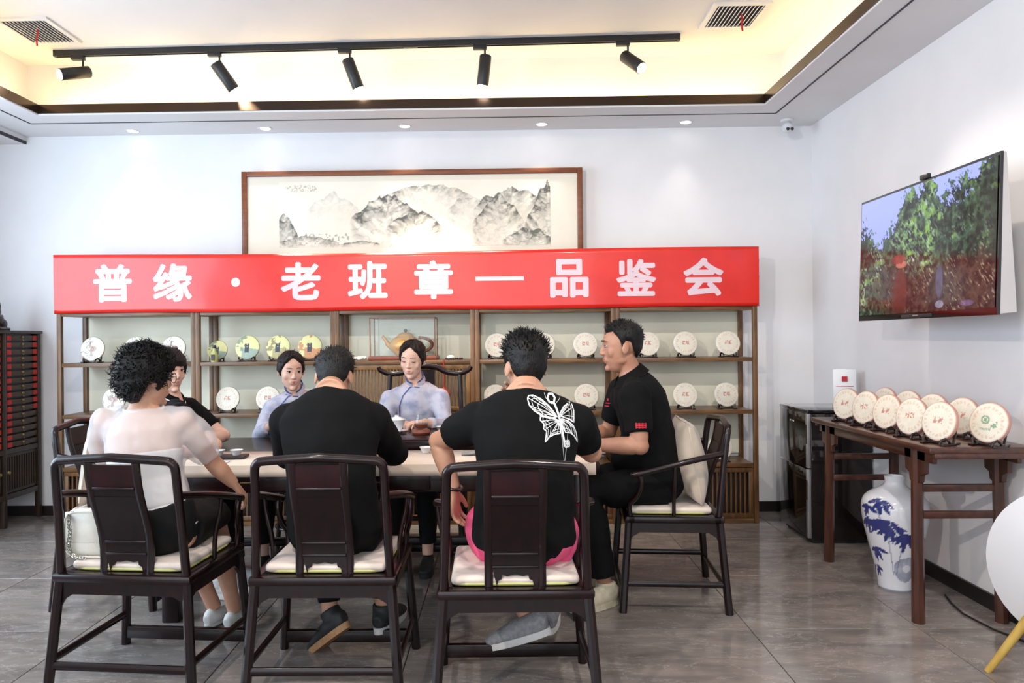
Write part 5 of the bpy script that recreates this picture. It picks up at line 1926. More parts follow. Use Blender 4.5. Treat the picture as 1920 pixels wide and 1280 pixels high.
        if not low:
            b.tube([A - u * 0.03 * k - d * 0.008, A + u * 0.018 * k - d * 0.008], [0.046 * k, 0.046 * k], n=18)
        me = fuse(b, mat, name, 0.006, 3)
        sb = MB()
        pr_ = []
        for t in range(28):
            a = 2 * PI * t / 28
            c, q = math.cos(a), math.sin(a)
            along = 0.066 * k + 0.142 * k * c
            wd = (0.041 * k + 0.008 * k * c + i) * q * (abs(q) ** -0.25 if abs(q) > 1e-3 else 1)
            pr_.append((along, wd))
        vs = []
        for h in (-0.072 * k - thick, -0.072 * k - thick * 0.5, -0.068 * k):
            for (al, wd) in pr_:
                vs.append(A + d * al + lat * wd + u * h)
        fs = []
        for r_ in range(2):
            for t in range(28):
                t2 = (t + 1) % 28
                fs.append((r_ * 28 + t, r_ * 28 + t2, (r_ + 1) * 28 + t2, (r_ + 1) * 28 + t))
        fs.append(tuple(range(27, -1, -1)))
        fs.append(tuple(56 + t for t in range(28)))
        sb.add(vs, fs)
        s.child(name, me)
        s.kids[-1].append([('sole', sb.mesh('sole', sole))])

    def head(s, mb):
        m = s.J['HM']
        hs = s.J['hs']

        def E(c, r, rot=None):
            mm = (m.to_3x3() @ (Euler(rot).to_matrix() if rot else Matrix.Identity(3))) * hs
            mb.ell(m @ (Vector(c) * hs), r, mm, n=22, m=14)

        def Tb(pts, rad, lat=(1, 0, 0), n=22):
            mb.tube([m @ (Vector(p) * hs) for p in pts], [(a * hs, b_ * hs) for a, b_ in rad], n=n, lat=m.to_3x3() @ Vector(lat))
        E((0, -.012, .030), (.075, .094, .083))
        Tb([(0, .018, .06), (0, .020, .02), (0, .020, -.02), (0, .024, -.05), (0, .032, -.08), (0, .044, -.105), (0, .052, -.118)],
           [(.062, .064), (.068, .069), (.066, .067), (.061, .062), (.050, .052), (.034, .036), (.016, .018)])
        Tb([(0, .080, .028), (0, .092, -.004), (0, .101, -.024), (0, .093, -.036)], [(.008, .008), (.009, .010), (.0115, .011), (.011, .006)] if not s.female else [(.006, .005), (.007, .007), (.0095, .008), (.009, .005)], n=14)
        for q in (-1, 1):
            fm = s.female
            E((q * .0115, .091 if not fm else .088, -.028), (.0085, .009, .0075) if not fm else (.007, .008, .006))
            if not fm:
                E((q * .028, .079, .036), (.024, .011, .009), (0, 0, -q * 0.35))
            E((q * .040, .056, -.022), (.023, .019, .028))
            E((q * .078, -.010, -.006), (.0075, .019, .031), (R(12), 0, q * R(-18)))
            if not fm:
                E((q * .044, .012, -.062), (.016, .034, .022))
            else:
                E((q * .040, .016, -.062), (.020, .034, .026))
        E((0, .079, -.058), (.026, .013, .019))
        E((0, .072, -.101), (.019, .016, .015))
        # neck
        nk = s.J['N']
        r = 0.050 if s.female else 0.060
        top = m @ (Vector((0, -.014, -.045)) * hs)
        mid = (nk + top) / 2 + (m.to_3x3() @ Vector((0, 0.0, 0)))
        mb.tube([nk + (nk - top).normalized() * 0.05, nk, mid, top], [r * 1.12, r * 1.02, r * 0.94, r * 0.98], n=20)

    def face(s, look=0.0, closed=False, smile=False, brow=0.0028):
        m, hs = s.J['HM'], s.J['hs']

        def X(p):
            return m @ (Vector(p) * hs)
        rot = m.to_3x3()
        ek = 1.2 if s.female else 1.0
        for q in (-1, 1):
            lid = MB()
            if not closed:
                e = MB()
                e.ell(X((q * .0305, .0775, .010)), (.0140 * ek, .0075, .0052 * ek), rot * hs, n=16, m=10)
                ir = MB()
                ir.ell(X((q * .0305 + look, .0828, .0095)), (.0060 * ek, .0032, .0054 * ek), rot * hs, n=14, m=8)
                s.kids.append(['eye', e.mesh('eye', M['eye_white']), [('iris', ir.mesh('iris', M['iris']))]])
            zl_ = (.0148 if not s.female else .0158) if not closed else .0055
            pts = [X((q * (.0305 + u * .0155), .0862 - .0065 * u * u * (1 if u * 1 > 0 else 0.6) - abs(u) * .0015, zl_ - .0045 * u * u + (0 if not closed else .0065 * u * u))) for u in np.linspace(-1, 1, 9)]
            lid.tube(pts, [r_ * (1.25 if s.female else 1.0) for r_ in (.0006, .0013, .0017, .002, .002, .002, .0019, .0015, .0007)], n=6)
            s.kids.append(['eyelid', lid.mesh('eyelid', M['iris'])])
            bw = MB()
            pts = [X((q * (.014 + .037 * u), .0925 - .016 * u * u, .034 + .0035 * math.sin(u * 2.8))) for u in np.linspace(0, 1, 8)]
            bw.tube(pts, [(.002, .002), (brow, .0025), (brow * 1.15, .0025), (brow * 1.15, .0025), (brow, .0025), (brow * .85, .002), (.0015, .002), (.0006, .001)], n=6, lat=rot @ Vector((0, 0, 1)))
            s.kids.append(['eyebrow', bw.mesh('eyebrow', M['hair'])])
        lp = MB()
        w = .021 if not s.female else .0200
        ly = -.0015 if not s.female else -.0035
        up_ = [X((w * u, ly + .0935 - .009 * u * u, -.0535 + .0012 * math.cos(u * 6) + (.003 if smile else 0) * u * u)) for u in np.linspace(-1, 1, 9)]
        lp.tube(up_, [(.001, .001), (.0028, .003), (.0038, .004), (.0043, .0045), (.004, .0045), (.0043, .0045), (.0038, .004), (.0028, .003), (.001, .001)], n=8, lat=rot @ Vector((0, 0, 1)))
        lo = [X((w * .85 * u, ly + .0925 - .009 * u * u, -.0608 + (.004 if smile else .002) * u * u)) for u in np.linspace(-1, 1, 9)]
        lp.tube(lo, [(.001, .001), (.003, .003), (.0042, .004), (.0048, .0045), (.005, .0045), (.0048, .0045), (.0042, .004), (.003, .003), (.001, .001)], n=8, lat=rot @ Vector((0, 0, 1)))
        s.kids.append(['mouth', lp.mesh('mouth', M['lips'] if s.female else M['lips_m'])])

    def hair(s, zlow, thick, mat, noise_amp=0.0, noise_sc=40, tufts=0, tuft=(0.02, 0.003), tuft_z=-1, curl=0.0, extra=None, seed=1):
        """zlow: [(azimuth, lowest z)], thick(az, z) in metres; azimuth 0 is the face"""
        m, hs = s.J['HM'], s.J['hs']
        na, nr = 72, 26
        azs = [q[0] for q in zlow]
        zls = [q[1] for q in zlow]
        vs, fs, nrm = [], [], []
        rg = random.Random(seed)
        ctop = .1145
        for r_ in range(nr + 1):
            t = r_ / nr
            for k in range(na):
                an = 2 * PI * k / na
                az = math.degrees(an if an <= PI else 2 * PI - an)
                zl_ = float(np.interp(az, azs, zls))
                z = ctop - (ctop - zl_) * t ** 1.75
                w_, f_, b_ = (float(np.interp(z, HEADZ, q)) for q in (HEADW, HEADF, HEADB))
                yc = -.012
                x = w_ * math.sin(an)
                y = yc + ((f_ - yc) if math.cos(an) > 0 else (yc - b_)) * math.cos(an)
                nn = Vector((x * 1.1, (y - yc) * 0.9, (z - .01) * 1.0 if z > .01 else (z - .01) * 0.25)).normalized()
                th = thick(az, z)
                edge = min(1.0, (1 - t) * 9)
                if noise_amp:
                    p_ = Vector((x, y, z)) * noise_sc
                    th += noise_amp * (noise.noise(p_ + Vector((seed * 3, 0, 0))) + 0.6 * noise.noise(p_ * 2.3)) * (0.3 + 0.7 * edge)
                th = th * (0.25 + 0.75 * edge) if t < 1 else -0.004
                p = Vector((x, y, z)) + nn * th
                vs.append(m @ (p * hs))
                nrm.append((m.to_3x3() @ nn, z, az, t))
        for r_ in range(nr):
            for k in range(na):
                k2 = (k + 1) % na
                fs.append((r_ * na + k, (r_ + 1) * na + k, (r_ + 1) * na + k2, r_ * na + k2))
        b = MB()
        b.add(vs, fs)
        upw = m.to_3x3() @ Vector((0, 0, 1))
        for q in range(tufts):
            i = rg.randrange(na * 2, na * (nr - 1))
            n_, z, az, t = nrm[i]
            if z < tuft_z:
                continue
            p = Vector(vs[i])
            tg = (n_ * 0.8 + Vector((rg.uniform(-1, 1), rg.uniform(-1, 1), rg.uniform(-1, 1))) * 0.6 + upw * (0.2 if z > 0.05 else -0.6)).normalized()
            ln = tuft[0] * rg.uniform(0.6, 1.2) * hs
            side = tg.orthogonal().normalized()
            side = Matrix.Rotation(rg.uniform(0, 6.28), 3, tg) @ side
            pts = [p - n_ * 0.006, p + tg * ln * 0.5 + side * ln * curl * 0.5, p + tg * ln + side * ln * curl * -0.4]
            b.tube(pts, [tuft[1], tuft[1] * 0.75, 0.0004], n=5)
        if extra:
            for (c, r) in extra:
                b.ell(m @ (Vector(c) * hs), r, m.to_3x3() * hs, n=22, m=14)
        me = b.mesh('hair', mat)
        s.kids.append(['hair', me])

    def child(s, name, me, label=None):
        s.kids.append([name, me])
        return me

    def wrinkle(s, me, amp, sc, seed=0, squash=(1, 1, 1)):
        a = np_verts(me)
        n = np.empty(len(me.vertices) * 3, dtype=np.float32)
        me.vertices.foreach_get('normal', n)
        n = n.reshape(-1, 3)
        d = np.zeros(len(a))
        for k, (f, w_) in enumerate([(1, 1), (2.1, .5)]):
            d += w_ * (fbm(a[:, 0] * squash[0] + a[:, 1] * 0.6, a[:, 2] * squash[2] + a[:, 1] * 0.35, sc * f, seed + k, 2) - 0.5)
        a2 = a + n * (d * amp)[:, None]
        me.vertices.foreach_set('co', a2.astype(np.float32).ravel())
        me.update()

    def finish(s, mb, voxel=0.005):
        me = fuse(mb, s.skin, 'person', voxel, 5, 0.5)
        off = Matrix.Translation(-s.base)
        me.transform(off)
        o = link('person', me, None, s.base)
        tag(o, s.label, s.cat)

        def addk(k, par):
            k[1].transform(off)
            c = link(k[0], k[1], par)
            for sub in (k[2] if len(k) > 2 else []):
                sub[1].transform(off)
                link(sub[0], sub[1], c)
        for k in s.kids:
            addk(k, o)
        s.obj = o
        return o


def ribbon_decal(target_me, strokes, width, d, lift=0.0025, y0=None):
    """flat print: polylines (x, z) thrown along direction d onto a garment surface"""
    bv = BVHTree.FromPolygons([v.co.copy() for v in target_me.vertices], [tuple(p.vertices) for p in target_me.polygons])
    d = Vector(d).normalized()
    b = MB()
    for st in strokes:
        pts = st['p']
        w = st.get('w', width)
        # resample
        fine = []
        for i in range(len(pts) - 1):
            p, q = Vector(pts[i]), Vector(pts[i + 1])
            n = max(1, int((q - p).length / 0.006))
            for k in range(n):
                fine.append(p + (q - p) * k / n)
        fine.append(Vector(pts[-1]))
        prev = None
        for i, p in enumerate(fine):
            t = (fine[min(i + 1, len(fine) - 1)] - fine[max(i - 1, 0)])
            side = t.cross(d)
            if side.length < 1e-9:
                continue
            side.normalize()
            pair = []
            for sgn in (-1, 1):
                o = p + side * sgn * w / 2 - d * 0.6
                hit = bv.ray_cast(o, d)
                pair.append(hit[0] - d * lift if hit[0] is not None else None)
            if prev and all(v is not None for v in prev + pair):
                b.add([prev[0], prev[1], pair[1], pair[0]], [(0, 1, 2, 3)])
            prev = pair
    return b


def collar_ring(N, up, fwd, r, h, mat, open_front=False, lean=0.3, thick=0.004):
    """standing or folded collar band around the neck"""
    up = Vector(up).normalized()
    fwd = (Vector(fwd) - up * Vector(fwd).dot(up)).normalized()
    rt = fwd.cross(up)
    b = MB()
    n = 40
    vs = []
    a0, a1 = (R(18), R(342)) if open_front else (0, 2 * PI)
    for i in range(n + 1):
        a = a0 + (a1 - a0) * i / n
        dr = fwd * math.cos(a) * 1.0 + rt * math.sin(a)
        dip = -0.02 * math.cos(a)
        for (rr, z) in [(r + lean * h, dip), (r, h + dip), (r - thick, h + dip), (r + lean * h - thick, dip)]:
            vs.append(N + dr * rr + up * z)
    fs = []
    for i in range(n):
        for j in range(4):
            j2 = (j + 1) % 4
            fs.append((i * 4 + j, (i + 1) * 4 + j, (i + 1) * 4 + j2, i * 4 + j2))
    if open_front:
        fs += [(0, 1, 2, 3), (n * 4 + 3, n * 4 + 2, n * 4 + 1, n * 4)]
    b.add(vs, fs)
    return b.mesh('collar', mat)


def setup(f, P, N, fwd, SL, SR, EL, ER, WL, WR, KL, KR, AL, AR, H, yaw, pitch, roll=0, hs=1.0, bow=-0.02, hipw=0.09):
    J = f.J
    for k, v in dict(P=P, N=N, SL=SL, SR=SR, EL=EL, ER=ER, WL=WL, WR=WR, KL=KL, KR=KR, AL=AL, AR=AR).items():
        J[k] = Vector(v)
    J['fwd'] = Vector(fwd).normalized()
    J['latP'] = J['fwd'].cross(Vector((0, 0, 1))).normalized()
    l2 = J['SR'] - J['SL']
    J['latN'] = l2.normalized()
    J['HL'] = J['P'] - J['latP'] * hipw + J['fwd'] * 0.02 + V(0, 0, -0.012)
    J['HR'] = J['P'] + J['latP'] * hipw + J['fwd'] * 0.02 + V(0, 0, -0.012)
    J['HM'] = Matrix.Translation(Vector(H)) @ rotmat(yaw, pitch, roll)
    J['hs'] = hs
    J['bow'] = bow


def pelvis(f, mb, infl):
    P, lat, fw = f.J['P'], f.J['latP'], f.J['fwd']
    rot = Matrix((lat, fw, V(0, 0, 1))).transposed()
    mb.ell(P + V(0, 0, -0.004), (0.165 * f.k + infl, 0.125 * f.k + infl, 0.095 * f.k + infl), rot, n=26, m=16)


def body(f, hands, feet):
    mb = MB()
    f.torso(mb)
    pelvis(f, mb, 0)
    for q in 'LR':
        f.arm(mb, q)
        f.leg(mb, q)
        h = hands[q]
        f.hand(mb, q, *h)
        f.foot(mb, q, feet[q])
    f.head(mb)
    return mb


def shirt(f, mat, infl, sleeve, name='shirt', hem=-0.09, neck=0.985, sl_infl=0.012, wr=(0.012, 9), long=False, puff=None, seed=0, vox=0.007, belly=0.0):
    mb = MB()
    f.torso(mb, infl, t0=hem - 0.07, t1=neck)
    # yoke over the shoulders
    for q in 'LR':
        f.arm(mb, q, sl_infl, t1=sleeve, puff=puff)
        S, N = f.J['S' + q], f.J['N']
        r = 0.05 * f.k * (0.86 if f.female else 1)
        mb.tube([S, S + (N - S) * 0.35 + V(0, 0, -0.004), S + (N - S) * 0.75 + V(0, 0, -0.012)], [r + infl * 0.8, r * 0.98 + infl * 0.6, r * 0.75], n=16)
    C_ = f.J['P'] + (f.J['N'] - f.J['P']) * 0.70
    for q in 'LR':
        S, E = f.J['S' + q], f.J['E' + q]
        kk = f.k * (0.84 if f.female else 1.0)
        mb.tube([S + (E - S) * 0.12, S + (C_ - S) * 0.30 + V(0, 0, -0.01), C_], [0.058 * kk + infl * 0.6, 0.082 * kk + infl * 0.6, 0.10 * kk], n=18)
    if belly:
        mb.ell(f.J['P'] + (f.J['N'] - f.J['P']) * 0.22 + f.J['fwd'] * 0.05, (0.16 * f.k, 0.13 * f.k + belly, 0.14))
    me = fuse(mb, mat, name, vox, 22)
    f.wrinkle(me, wr[0], wr[1], seed)
    f.child(name, me)
    return me


def trousers(f, mat, t1, infl=0.014, name='trousers', flare=0.0, seed=3):
    mb = MB()
    f.torso(mb, 0.010, t0=-0.15, t1=0.2)
    pelvis(f, mb, 0.008)
    for q in 'LR':
        f.leg(mb, q, infl, t1=t1, flare=flare)
    me = fuse(mb, mat, name, 0.008, 4)
    f.wrinkle(me, 0.010, 10, seed)
    f.child(name, me)
    return me


SHORT = [(0, .078), (28, .076), (46, .074), (58, .056), (68, .038), (75, .0), (79, -.018), (84, -.016), (89, .022), (108, .022), (118, -.03), (145, -.070), (180, -.084)]


# ---- 1. woman in the sheer white blouse ------------------------------------------------
f = Fig('curly-haired woman in a sheer white blouse and black skirt, seen from behind at left', 'person', (-1.5, 3.1, 0), M['skin'], True, 1.04)
setup(f, (-1.48, 3.125, .612), (-1.545, 3.17, 1.125), (0.08, 1, 0), (-1.715, 3.19, 1.055), (-1.375, 3.16, 1.05), (-1.79, 3.33, .83), (-1.285, 3.28, .855),
      (-1.63, 3.50, .70), (-1.222, 3.345, .752), (-1.57, 3.50, .585), (-1.38, 3.49, .585), (-1.44, 3.66, .085), (-1.325, 3.62, .085), (-1.532, 3.185, 1.238), -40, -4, 0, 1.0)
mb = body(f, {'L': ((.3, .6, -.3), (0, 0, -1), 20), 'R': ((.35, .55, -.75), (-.7, -.1, -.5), 28)}, {'L': (.2, 1, 0), 'R': (.25, 1, 0)})
cm = MB()
f.torso(cm, 0.008, t0=-0.07, t1=0.62)
for q in (-1, 1):
    cm.tube([f.J['P'] + (f.J['N'] - f.J['P']) * 0.60 + f.J['latN'] * q * 0.075 + V(0, -0.112, 0), f.J['N'] + f.J['latN'] * q * 0.085 + V(0, -0.062, -0.085), f.J['N'] + f.J['latN'] * q * 0.085 + V(0, -0.005, -0.035)], [(0.009, 0.006)] * 3, n=8)
f.child('camisole', fuse(cm, M['cami'], 'camisole', 0.007, 3))
bl = shirt(f, M['sheer'], 0.017, 0.86, 'blouse', hem=0.10, neck=0.965, wr=(0.014, 10), puff=([0, .2, .45, .7, .86], [.016, .030, .036, .032, .012]), seed=4)
rg_ = MB()
n_ = f.J['N']
lp_ = [n_ + V(0, 0.004, -0.012) + f.J['latN'] * 0.082 * math.cos(a) + V(0, 1, 0.15) * 0.074 * math.sin(a) for a in np.linspace(0, 2 * PI, 44, endpoint=False)]
rg_.tube(lp_, 0.0055, n=6, closed=True)
f.child('neckline', rg_.mesh('neckline', M['cami']))
sk = MB()
f.torso(sk, 0.012, t0=-0.15, t1=0.2)
pelvis(f, sk, 0.014)
mid0, mid1 = (f.J['HL'] + f.J['HR']) / 2, (f.J['KL'] + f.J['KR']) / 2
sk.tube([mid0, mid0 + (mid1 - mid0) * 0.5, mid0 + (mid1 - mid0) * 0.98], [(.204, .118), (.202, .116), (.190, .104)], n=28, lat=f.J['latP'])
me = fuse(sk, M['skirt'], 'skirt', 0.008, 4)
f.wrinkle(me, 0.012, 9, 5)
f.child('skirt', me)
for q, d in (('L', (.2, 1, 0)), ('R', (.25, 1, 0))):
    f.shoe(q, d, M['shoe_white'], M['shoe_white'], 0.005, low=True, thick=0.010)
f.hair([(0, .045), (40, .03), (58, -.02), (72, -.055), (84, -.03), (96, -.01), (112, -.06), (135, -.10), (180, -.112)],
       lambda az, z: (0.027 + 0.008 * (z > 0.02) - 0.010 * (z < -0.07)) * (1.0 if az > 105 else 0.25 + 0.75 * max(0, az - 55) / 50 if z < 0.06 else 0.8), M['hair'], 0.010, 30, 1500, (0.026, 0.0030), -1, 0.8, seed=2)
f.face()
# glasses
g = MB()
m, hs = f.J['HM'], f.J['hs']
for q in (-1, 1):
    g.tube([m @ (Vector((q * .033 + .024 * math.cos(a), .1005 - .003 * abs(math.cos(a)), .006 + .021 * math.sin(a))) * hs) for a in np.linspace(0, 2 * PI, 24, endpoint=False)], 0.0017, n=6, closed=True)
    g.tube([m @ (Vector(p) * hs) for p in [(q * .057, .098, .012), (q * .079, .05, .012), (q * .083, -.01, .012)]], 0.0016, n=6)
g.tube([m @ (Vector(p) * hs) for p in [(-.009, .101, .010), (0, .106, .012), (.009, .101, .010)]], 0.0016, n=6)
f.child('glasses', g.mesh('glasses', M['black_metal']))
f.finish(mb)

# ---- 2. woman in the black polo at the left end ----------------------------------------
f = Fig('woman in a black polo shirt with short fringed hair, seated at the left table end', 'person', (-2.0, 4.14, 0), M['skin_fair'], True, 1.04)
setup(f, (-2.03, 4.13, .612), (-1.865, 4.16, 1.085), (1, 0.05, 0), (-1.845, 4.33, 1.005), (-1.745, 3.995, 1.005), (-1.63, 4.30, .85), (-1.535, 3.925, .848),
      (-1.69, 4.06, .835), (-1.71, 3.81, .835), (-1.60, 4.26, .585), (-1.60, 4.05, .585), (-1.55, 4.28, .095), (-1.55, 4.04, .095), (-1.878, 4.155, 1.232), -126, -4, 0, 0.98)
mb = body(f, {'L': ((-.3, -.8, 0), (0, 0, -1), 18), 'R': ((-.6, .5, 0), (0, 0, -1), 18)}, {'L': (1, .1, 0), 'R': (1, -.1, 0)})
sh = shirt(f, M['polo_black'], 0.014, 0.72, 'polo_shirt', wr=(0.010, 10), seed=8)
f.child('collar', collar_ring(f.J['N'] + V(0, 0, -0.004), (0.25, 0, 1), (1, -.2, 0), 0.060, 0.034, M['polo_black'], True, 0.5))
wl_ = collar_ring(f.J['N'] + V(0, 0, -0.002), (0.25, 0, 1), (1, -.2, 0), 0.0765, 0.004, M['print_white'], True, 0.5, 0.003)
f.child('collar_stripe', wl_)
c0 = Vector((-1.80, 0, 1.0))
tg_ = ribbon_decal(sh, [{'p': [(-1.815, 4.0, .985), (-1.775, 4.0, .985)], 'w': 0.015}], 0.015, (0, 1, 0))
f.child('name_tag', tg_.mesh('name_tag', M['print_white']))
trousers(f, M['trousers'], 1.9)
for q, d in (('L', (1, .1, 0)), ('R', (1, -.1, 0))):
    f.shoe(q, d, M['shoe_white'], M['shoe_white'], 0.006)
f.hair([(0, .034), (25, .030), (45, .030), (58, .005), (66, -.035), (74, -.045), (84, -.02), (98, -.02), (112, -.06), (140, -.085), (180, -.09)],
       lambda az, z: 0.017 + 0.006 * (z > 0.05), M['hair'], 0.003, 50, 160, (0.016, 0.0016), -1, 0.2, seed=5)
f.face(look=0.003)
f.finish(mb)


# ---- hostesses -------------------------------------------------------------------------
def hostess(label, x, pz, N, SL, SR, EL, ER, WL, WR, H, yaw, pitch, seed, roll=0, closed=False):
    f = Fig(label, 'person', (x, 4.97, 0), M['skin_fair'], True, 1.0)
    setup(f, (x, 4.97, pz), N, (0, -1, 0), SL, SR, EL, ER, WL, WR, (x + .10, 4.56, .56), (x - .10, 4.56, .56), (x + .10, 4.52, .09), (x - .10, 4.52, .09), H, yaw, pitch, roll, 0.985)
    mb = body(f, {'L': ((-.7, -.6, 0), (0, 0, -1), 25), 'R': ((.7, -.6, 0), (0, 0, -1), 25)}, {'L': (0, -1, 0), 'R': (0, -1, 0)})
    sh = shirt(f, M['hostess'], 0.017, 1.75, 'blouse', neck=0.97, sl_infl=0.016, wr=(0.013, 10), seed=seed)
    up = (f.J['HM'] @ Vector((0, 0, -.05)) - f.J['N']).normalized()
    f.child('collar', collar_ring(f.J['N'] + up * 0.0, up, (0, -1, 0), 0.058, 0.034, M['hostess'], True, 0.25, 0.005))
    t = collar_ring(f.J['N'] + up * 0.030, up, (0, -1, 0), 0.0615, 0.005, M['navy_trim'], True, 0.0, 0.007)
    f.child('collar_piping', t)
    n = f.J['N']
    z0 = n.z - 0.02
    pipe = [(n.x + 0.004, 0, z0), (n.x - 0.03, 0, z0 - 0.022), (n.x - 0.075, 0, z0 - 0.075), (n.x - 0.095, 0, z0 - 0.14), (n.x - 0.10, 0, z0 - 0.30)]
    pipe = [(a, n.y, c) for a, b_, c in pipe]
    d1 = ribbon_decal(sh, [{'p': pipe, 'w': 0.007}, {'p': [(n.x - 0.052, n.y, z0 - 0.008), (n.x + 0.052, n.y, z0 - 0.004)], 'w': 0.006}], 0.006, (0, 1, 0), 0.003)
    f.child('placket_piping', d1.mesh('placket_piping', M['navy_trim']))
    d2 = ribbon_decal(sh, [{'p': [(n.x + 0.0, n.y, z0 - 0.012), (n.x + 0.034, n.y, z0 - 0.016)], 'w': 0.016}, {'p': [(n.x - 0.045, n.y, z0 + 0.004), (n.x - 0.02, n.y, z0 - 0.004)], 'w': 0.016}], 0.016, (0, 1, 0), 0.004)
    f.child('frog_button', d2.mesh('frog_button', M['navy_trim']))
    trousers(f, M['skirt'], 1.85)
    for q in 'LR':
        f.shoe(q, (0, -1, 0), M['shoe_dark'], M['shoe_dark'], 0.005, low=True)
    f.hair([(0, .096), (12, .091), (28, .077), (42, .058), (54, .032), (66, .004), (76, -.020), (86, -.022), (98, -.012), (112, -.04), (145, -.06), (180, -.066)],
           lambda az, z: 0.011 + 0.007 * (z > 0.06) + 0.003 * math.sin(az * 0.25), M['hair_brown'], 0.0015, 60, 60, (0.02, 0.001), -1, 0.2,
           extra=[((0, -.125, -.015), (.038, .030, .036))], seed=seed)
    f.face(closed=closed, look=-0.002, smile=True, brow=0.0018)
    f.finish(mb)
    return f


hostess('hostess in a grey-blue blouse half hidden behind the man in plain black', -1.375, .572, (-1.375, 4.885, 1.072), (-1.222, 4.88, .952), (-1.522, 4.87, .952), (-1.185, 4.77, .79), (-1.565, 4.77, .79),
        (-1.28, 4.60, .875), (-1.44, 4.61, .875), (-1.385, 4.83, 1.198), -152, -10, 12)
hostess('hostess in a grey-blue blouse seated on the yoke-back chair, looking down', -.575, .612, (-.585, 4.905, 1.124), (-.425, 4.895, 1.002), (-.745, 4.895, 1.002), (-.375, 4.77, .82), (-.80, 4.77, .82),
        (-.50, 4.60, .885), (-.67, 4.61, .885), (-.598, 4.85, 1.263), 170, -13, 17, -3, True)

# ---- 4. man in plain black, middle of the front row ------------------------------------
f = Fig('man in plain black long-sleeved top bowing over the table, seen from behind', 'person', (-.71, 3.08, 0), M['skin'], False, 1.03)
setup(f, (-.71, 3.10, .612), (-.755, 3.235, 1.178), (0, 1, 0), (-.938, 3.23, 1.045), (-.572, 3.22, 1.045), (-1.005, 3.42, .875), (-.505, 3.42, .875),
      (-.88, 3.67, .835), (-.62, 3.67, .835), (-.85, 3.46, .58), (-.60, 3.46, .58), (-.79, 3.33, .17), (-.565, 3.42, .168), (-.765, 3.345, 1.228), 4, -26, 2, 1.0, -0.05)
mb = body(f, {'L': ((.6, .7, 0), (0, 0, -1), 25), 'R': ((-.6, .7, 0), (0, 0, -1), 25)}, {'L': (-.55, .35, -.5), 'R': (.25, .95, 0)})
sh = shirt(f, M['tee_black'], 0.022, 1.35, 'long_sleeved_top', hem=-0.10, neck=1.01, sl_infl=0.020, wr=(0.018, 7), seed=21)
trousers(f, M['trousers'], 1.88)
f.shoe('L', (-.55, .35, -.5), M['shoe_dark'], M['sole_tan'], 0.007)
f.shoe('R', (.25, .95, 0), M['shoe_dark'], M['shoe_white'], 0.007)
f.hair(SHORT, lambda az, z: 0.004 + 0.017 * float(np.clip((z - 0.01) / 0.06, 0, 1)) - 0.002 * (z < -0.03), M['hair'], 0.003, 45, 500, (0.013, 0.0014), 0.03, 0.2, seed=7)
f.face()
f.finish(mb)

# ---- 6. man in the butterfly T-shirt ---------------------------------------------------
f = Fig('man in a black T-shirt with a white butterfly print and pink shorts, seen from behind', 'person', (.05, 2.95, 0), M['skin'], False, 1.07)
setup(f, (.07, 2.965, .615), (.09, 3.05, 1.195), (0.02, 1, 0), (-.105, 3.05, 1.055), (.285, 3.04, 1.055), (-.285, 3.225, .955), (.375, 3.24, .90),
      (-.222, 3.205, .752), (.11, 3.32, 1.09), (-.10, 3.34, .575), (.22, 3.34, .575), (.085, 3.20, .215), (.19, 3.42, .168), (.088, 3.12, 1.272), 14, -10, 0, 1.04, -0.035)
mb = body(f, {'L': ((.05, .1, -1), (.6, -.2, 0), 22), 'R': ((-.75, -.1, .65), (-.3, -.5, .3), 20)}, {'L': (-.85, .22, -.30), 'R': (.1, 1, 0)})
sh = shirt(f, M['tee_black'], 0.026, 0.66, 'tshirt', hem=-0.09, neck=1.0, sl_infl=0.022, wr=(0.018, 7), seed=30, belly=0.01)
nb_ = MB()
nk = f.J['N']
nb_.tube([nk + V(0, -0.002, -0.018) + f.J['latN'] * 0.078 * math.cos(a) + V(0, 1, 0.25) * 0.078 * math.sin(a) for a in np.linspace(0, 2 * PI, 40, endpoint=False)], 0.009, n=8, closed=True)
f.child('neck_band', nb_.mesh('neck_band', M['tee_black']))
mb2 = MB()
f.torso(mb2, 0.020, t0=-0.15, t1=0.0)
pelvis(f, mb2, 0.028)
for q in 'LR':
    f.leg(mb2, q, 0.028, t1=0.85, flare=0)
me = fuse(mb2, M['pink'], 'shorts', 0.007, 4)
f.wrinkle(me, 0.014, 9, 2)
f.child('shorts', me)
for q, d in (('L', (-.85, .22, -.30)), ('R', (.1, 1, 0))):
    f.shoe(q, d, M['clog'], M['shoe_white'], 0.009, name='clog', low=True)
f.hair(SHORT, lambda az, z: 0.008 + 0.020 * float(np.clip((z - 0.02) / 0.06, 0, 1)) - 0.004 * (z < -0.03), M['hair'], 0.004, 40, 900, (0.026, 0.0022), 0.045, 0.25, seed=11)
f.face()
br = MB()
w_ = f.J['WL'] + V(0, 0, 0.004)
br.tube([w_ + V(0.034 * math.cos(a), 0.034 * math.sin(a), 0.004 * math.sin(a * 2)) for a in np.linspace(0, 2 * PI, 28, endpoint=False)], 0.007, n=8, closed=True)
f.child('bracelet', br.mesh('bracelet', M['beads']))


# butterfly print: drawn in units of the shirt back, thrown onto the cloth
def bp(pts):
    return [(0.205 + (x - 620) / 3.31 / 480, f.J['N'].y, 1.06 - (y - 775) / 3.31 / 480) for x, y in pts]


S_ = []


def stroke(pts, w=0.0032):
    S_.append({'p': [Vector(p) for p in bp(pts)], 'w': w * 0.72})


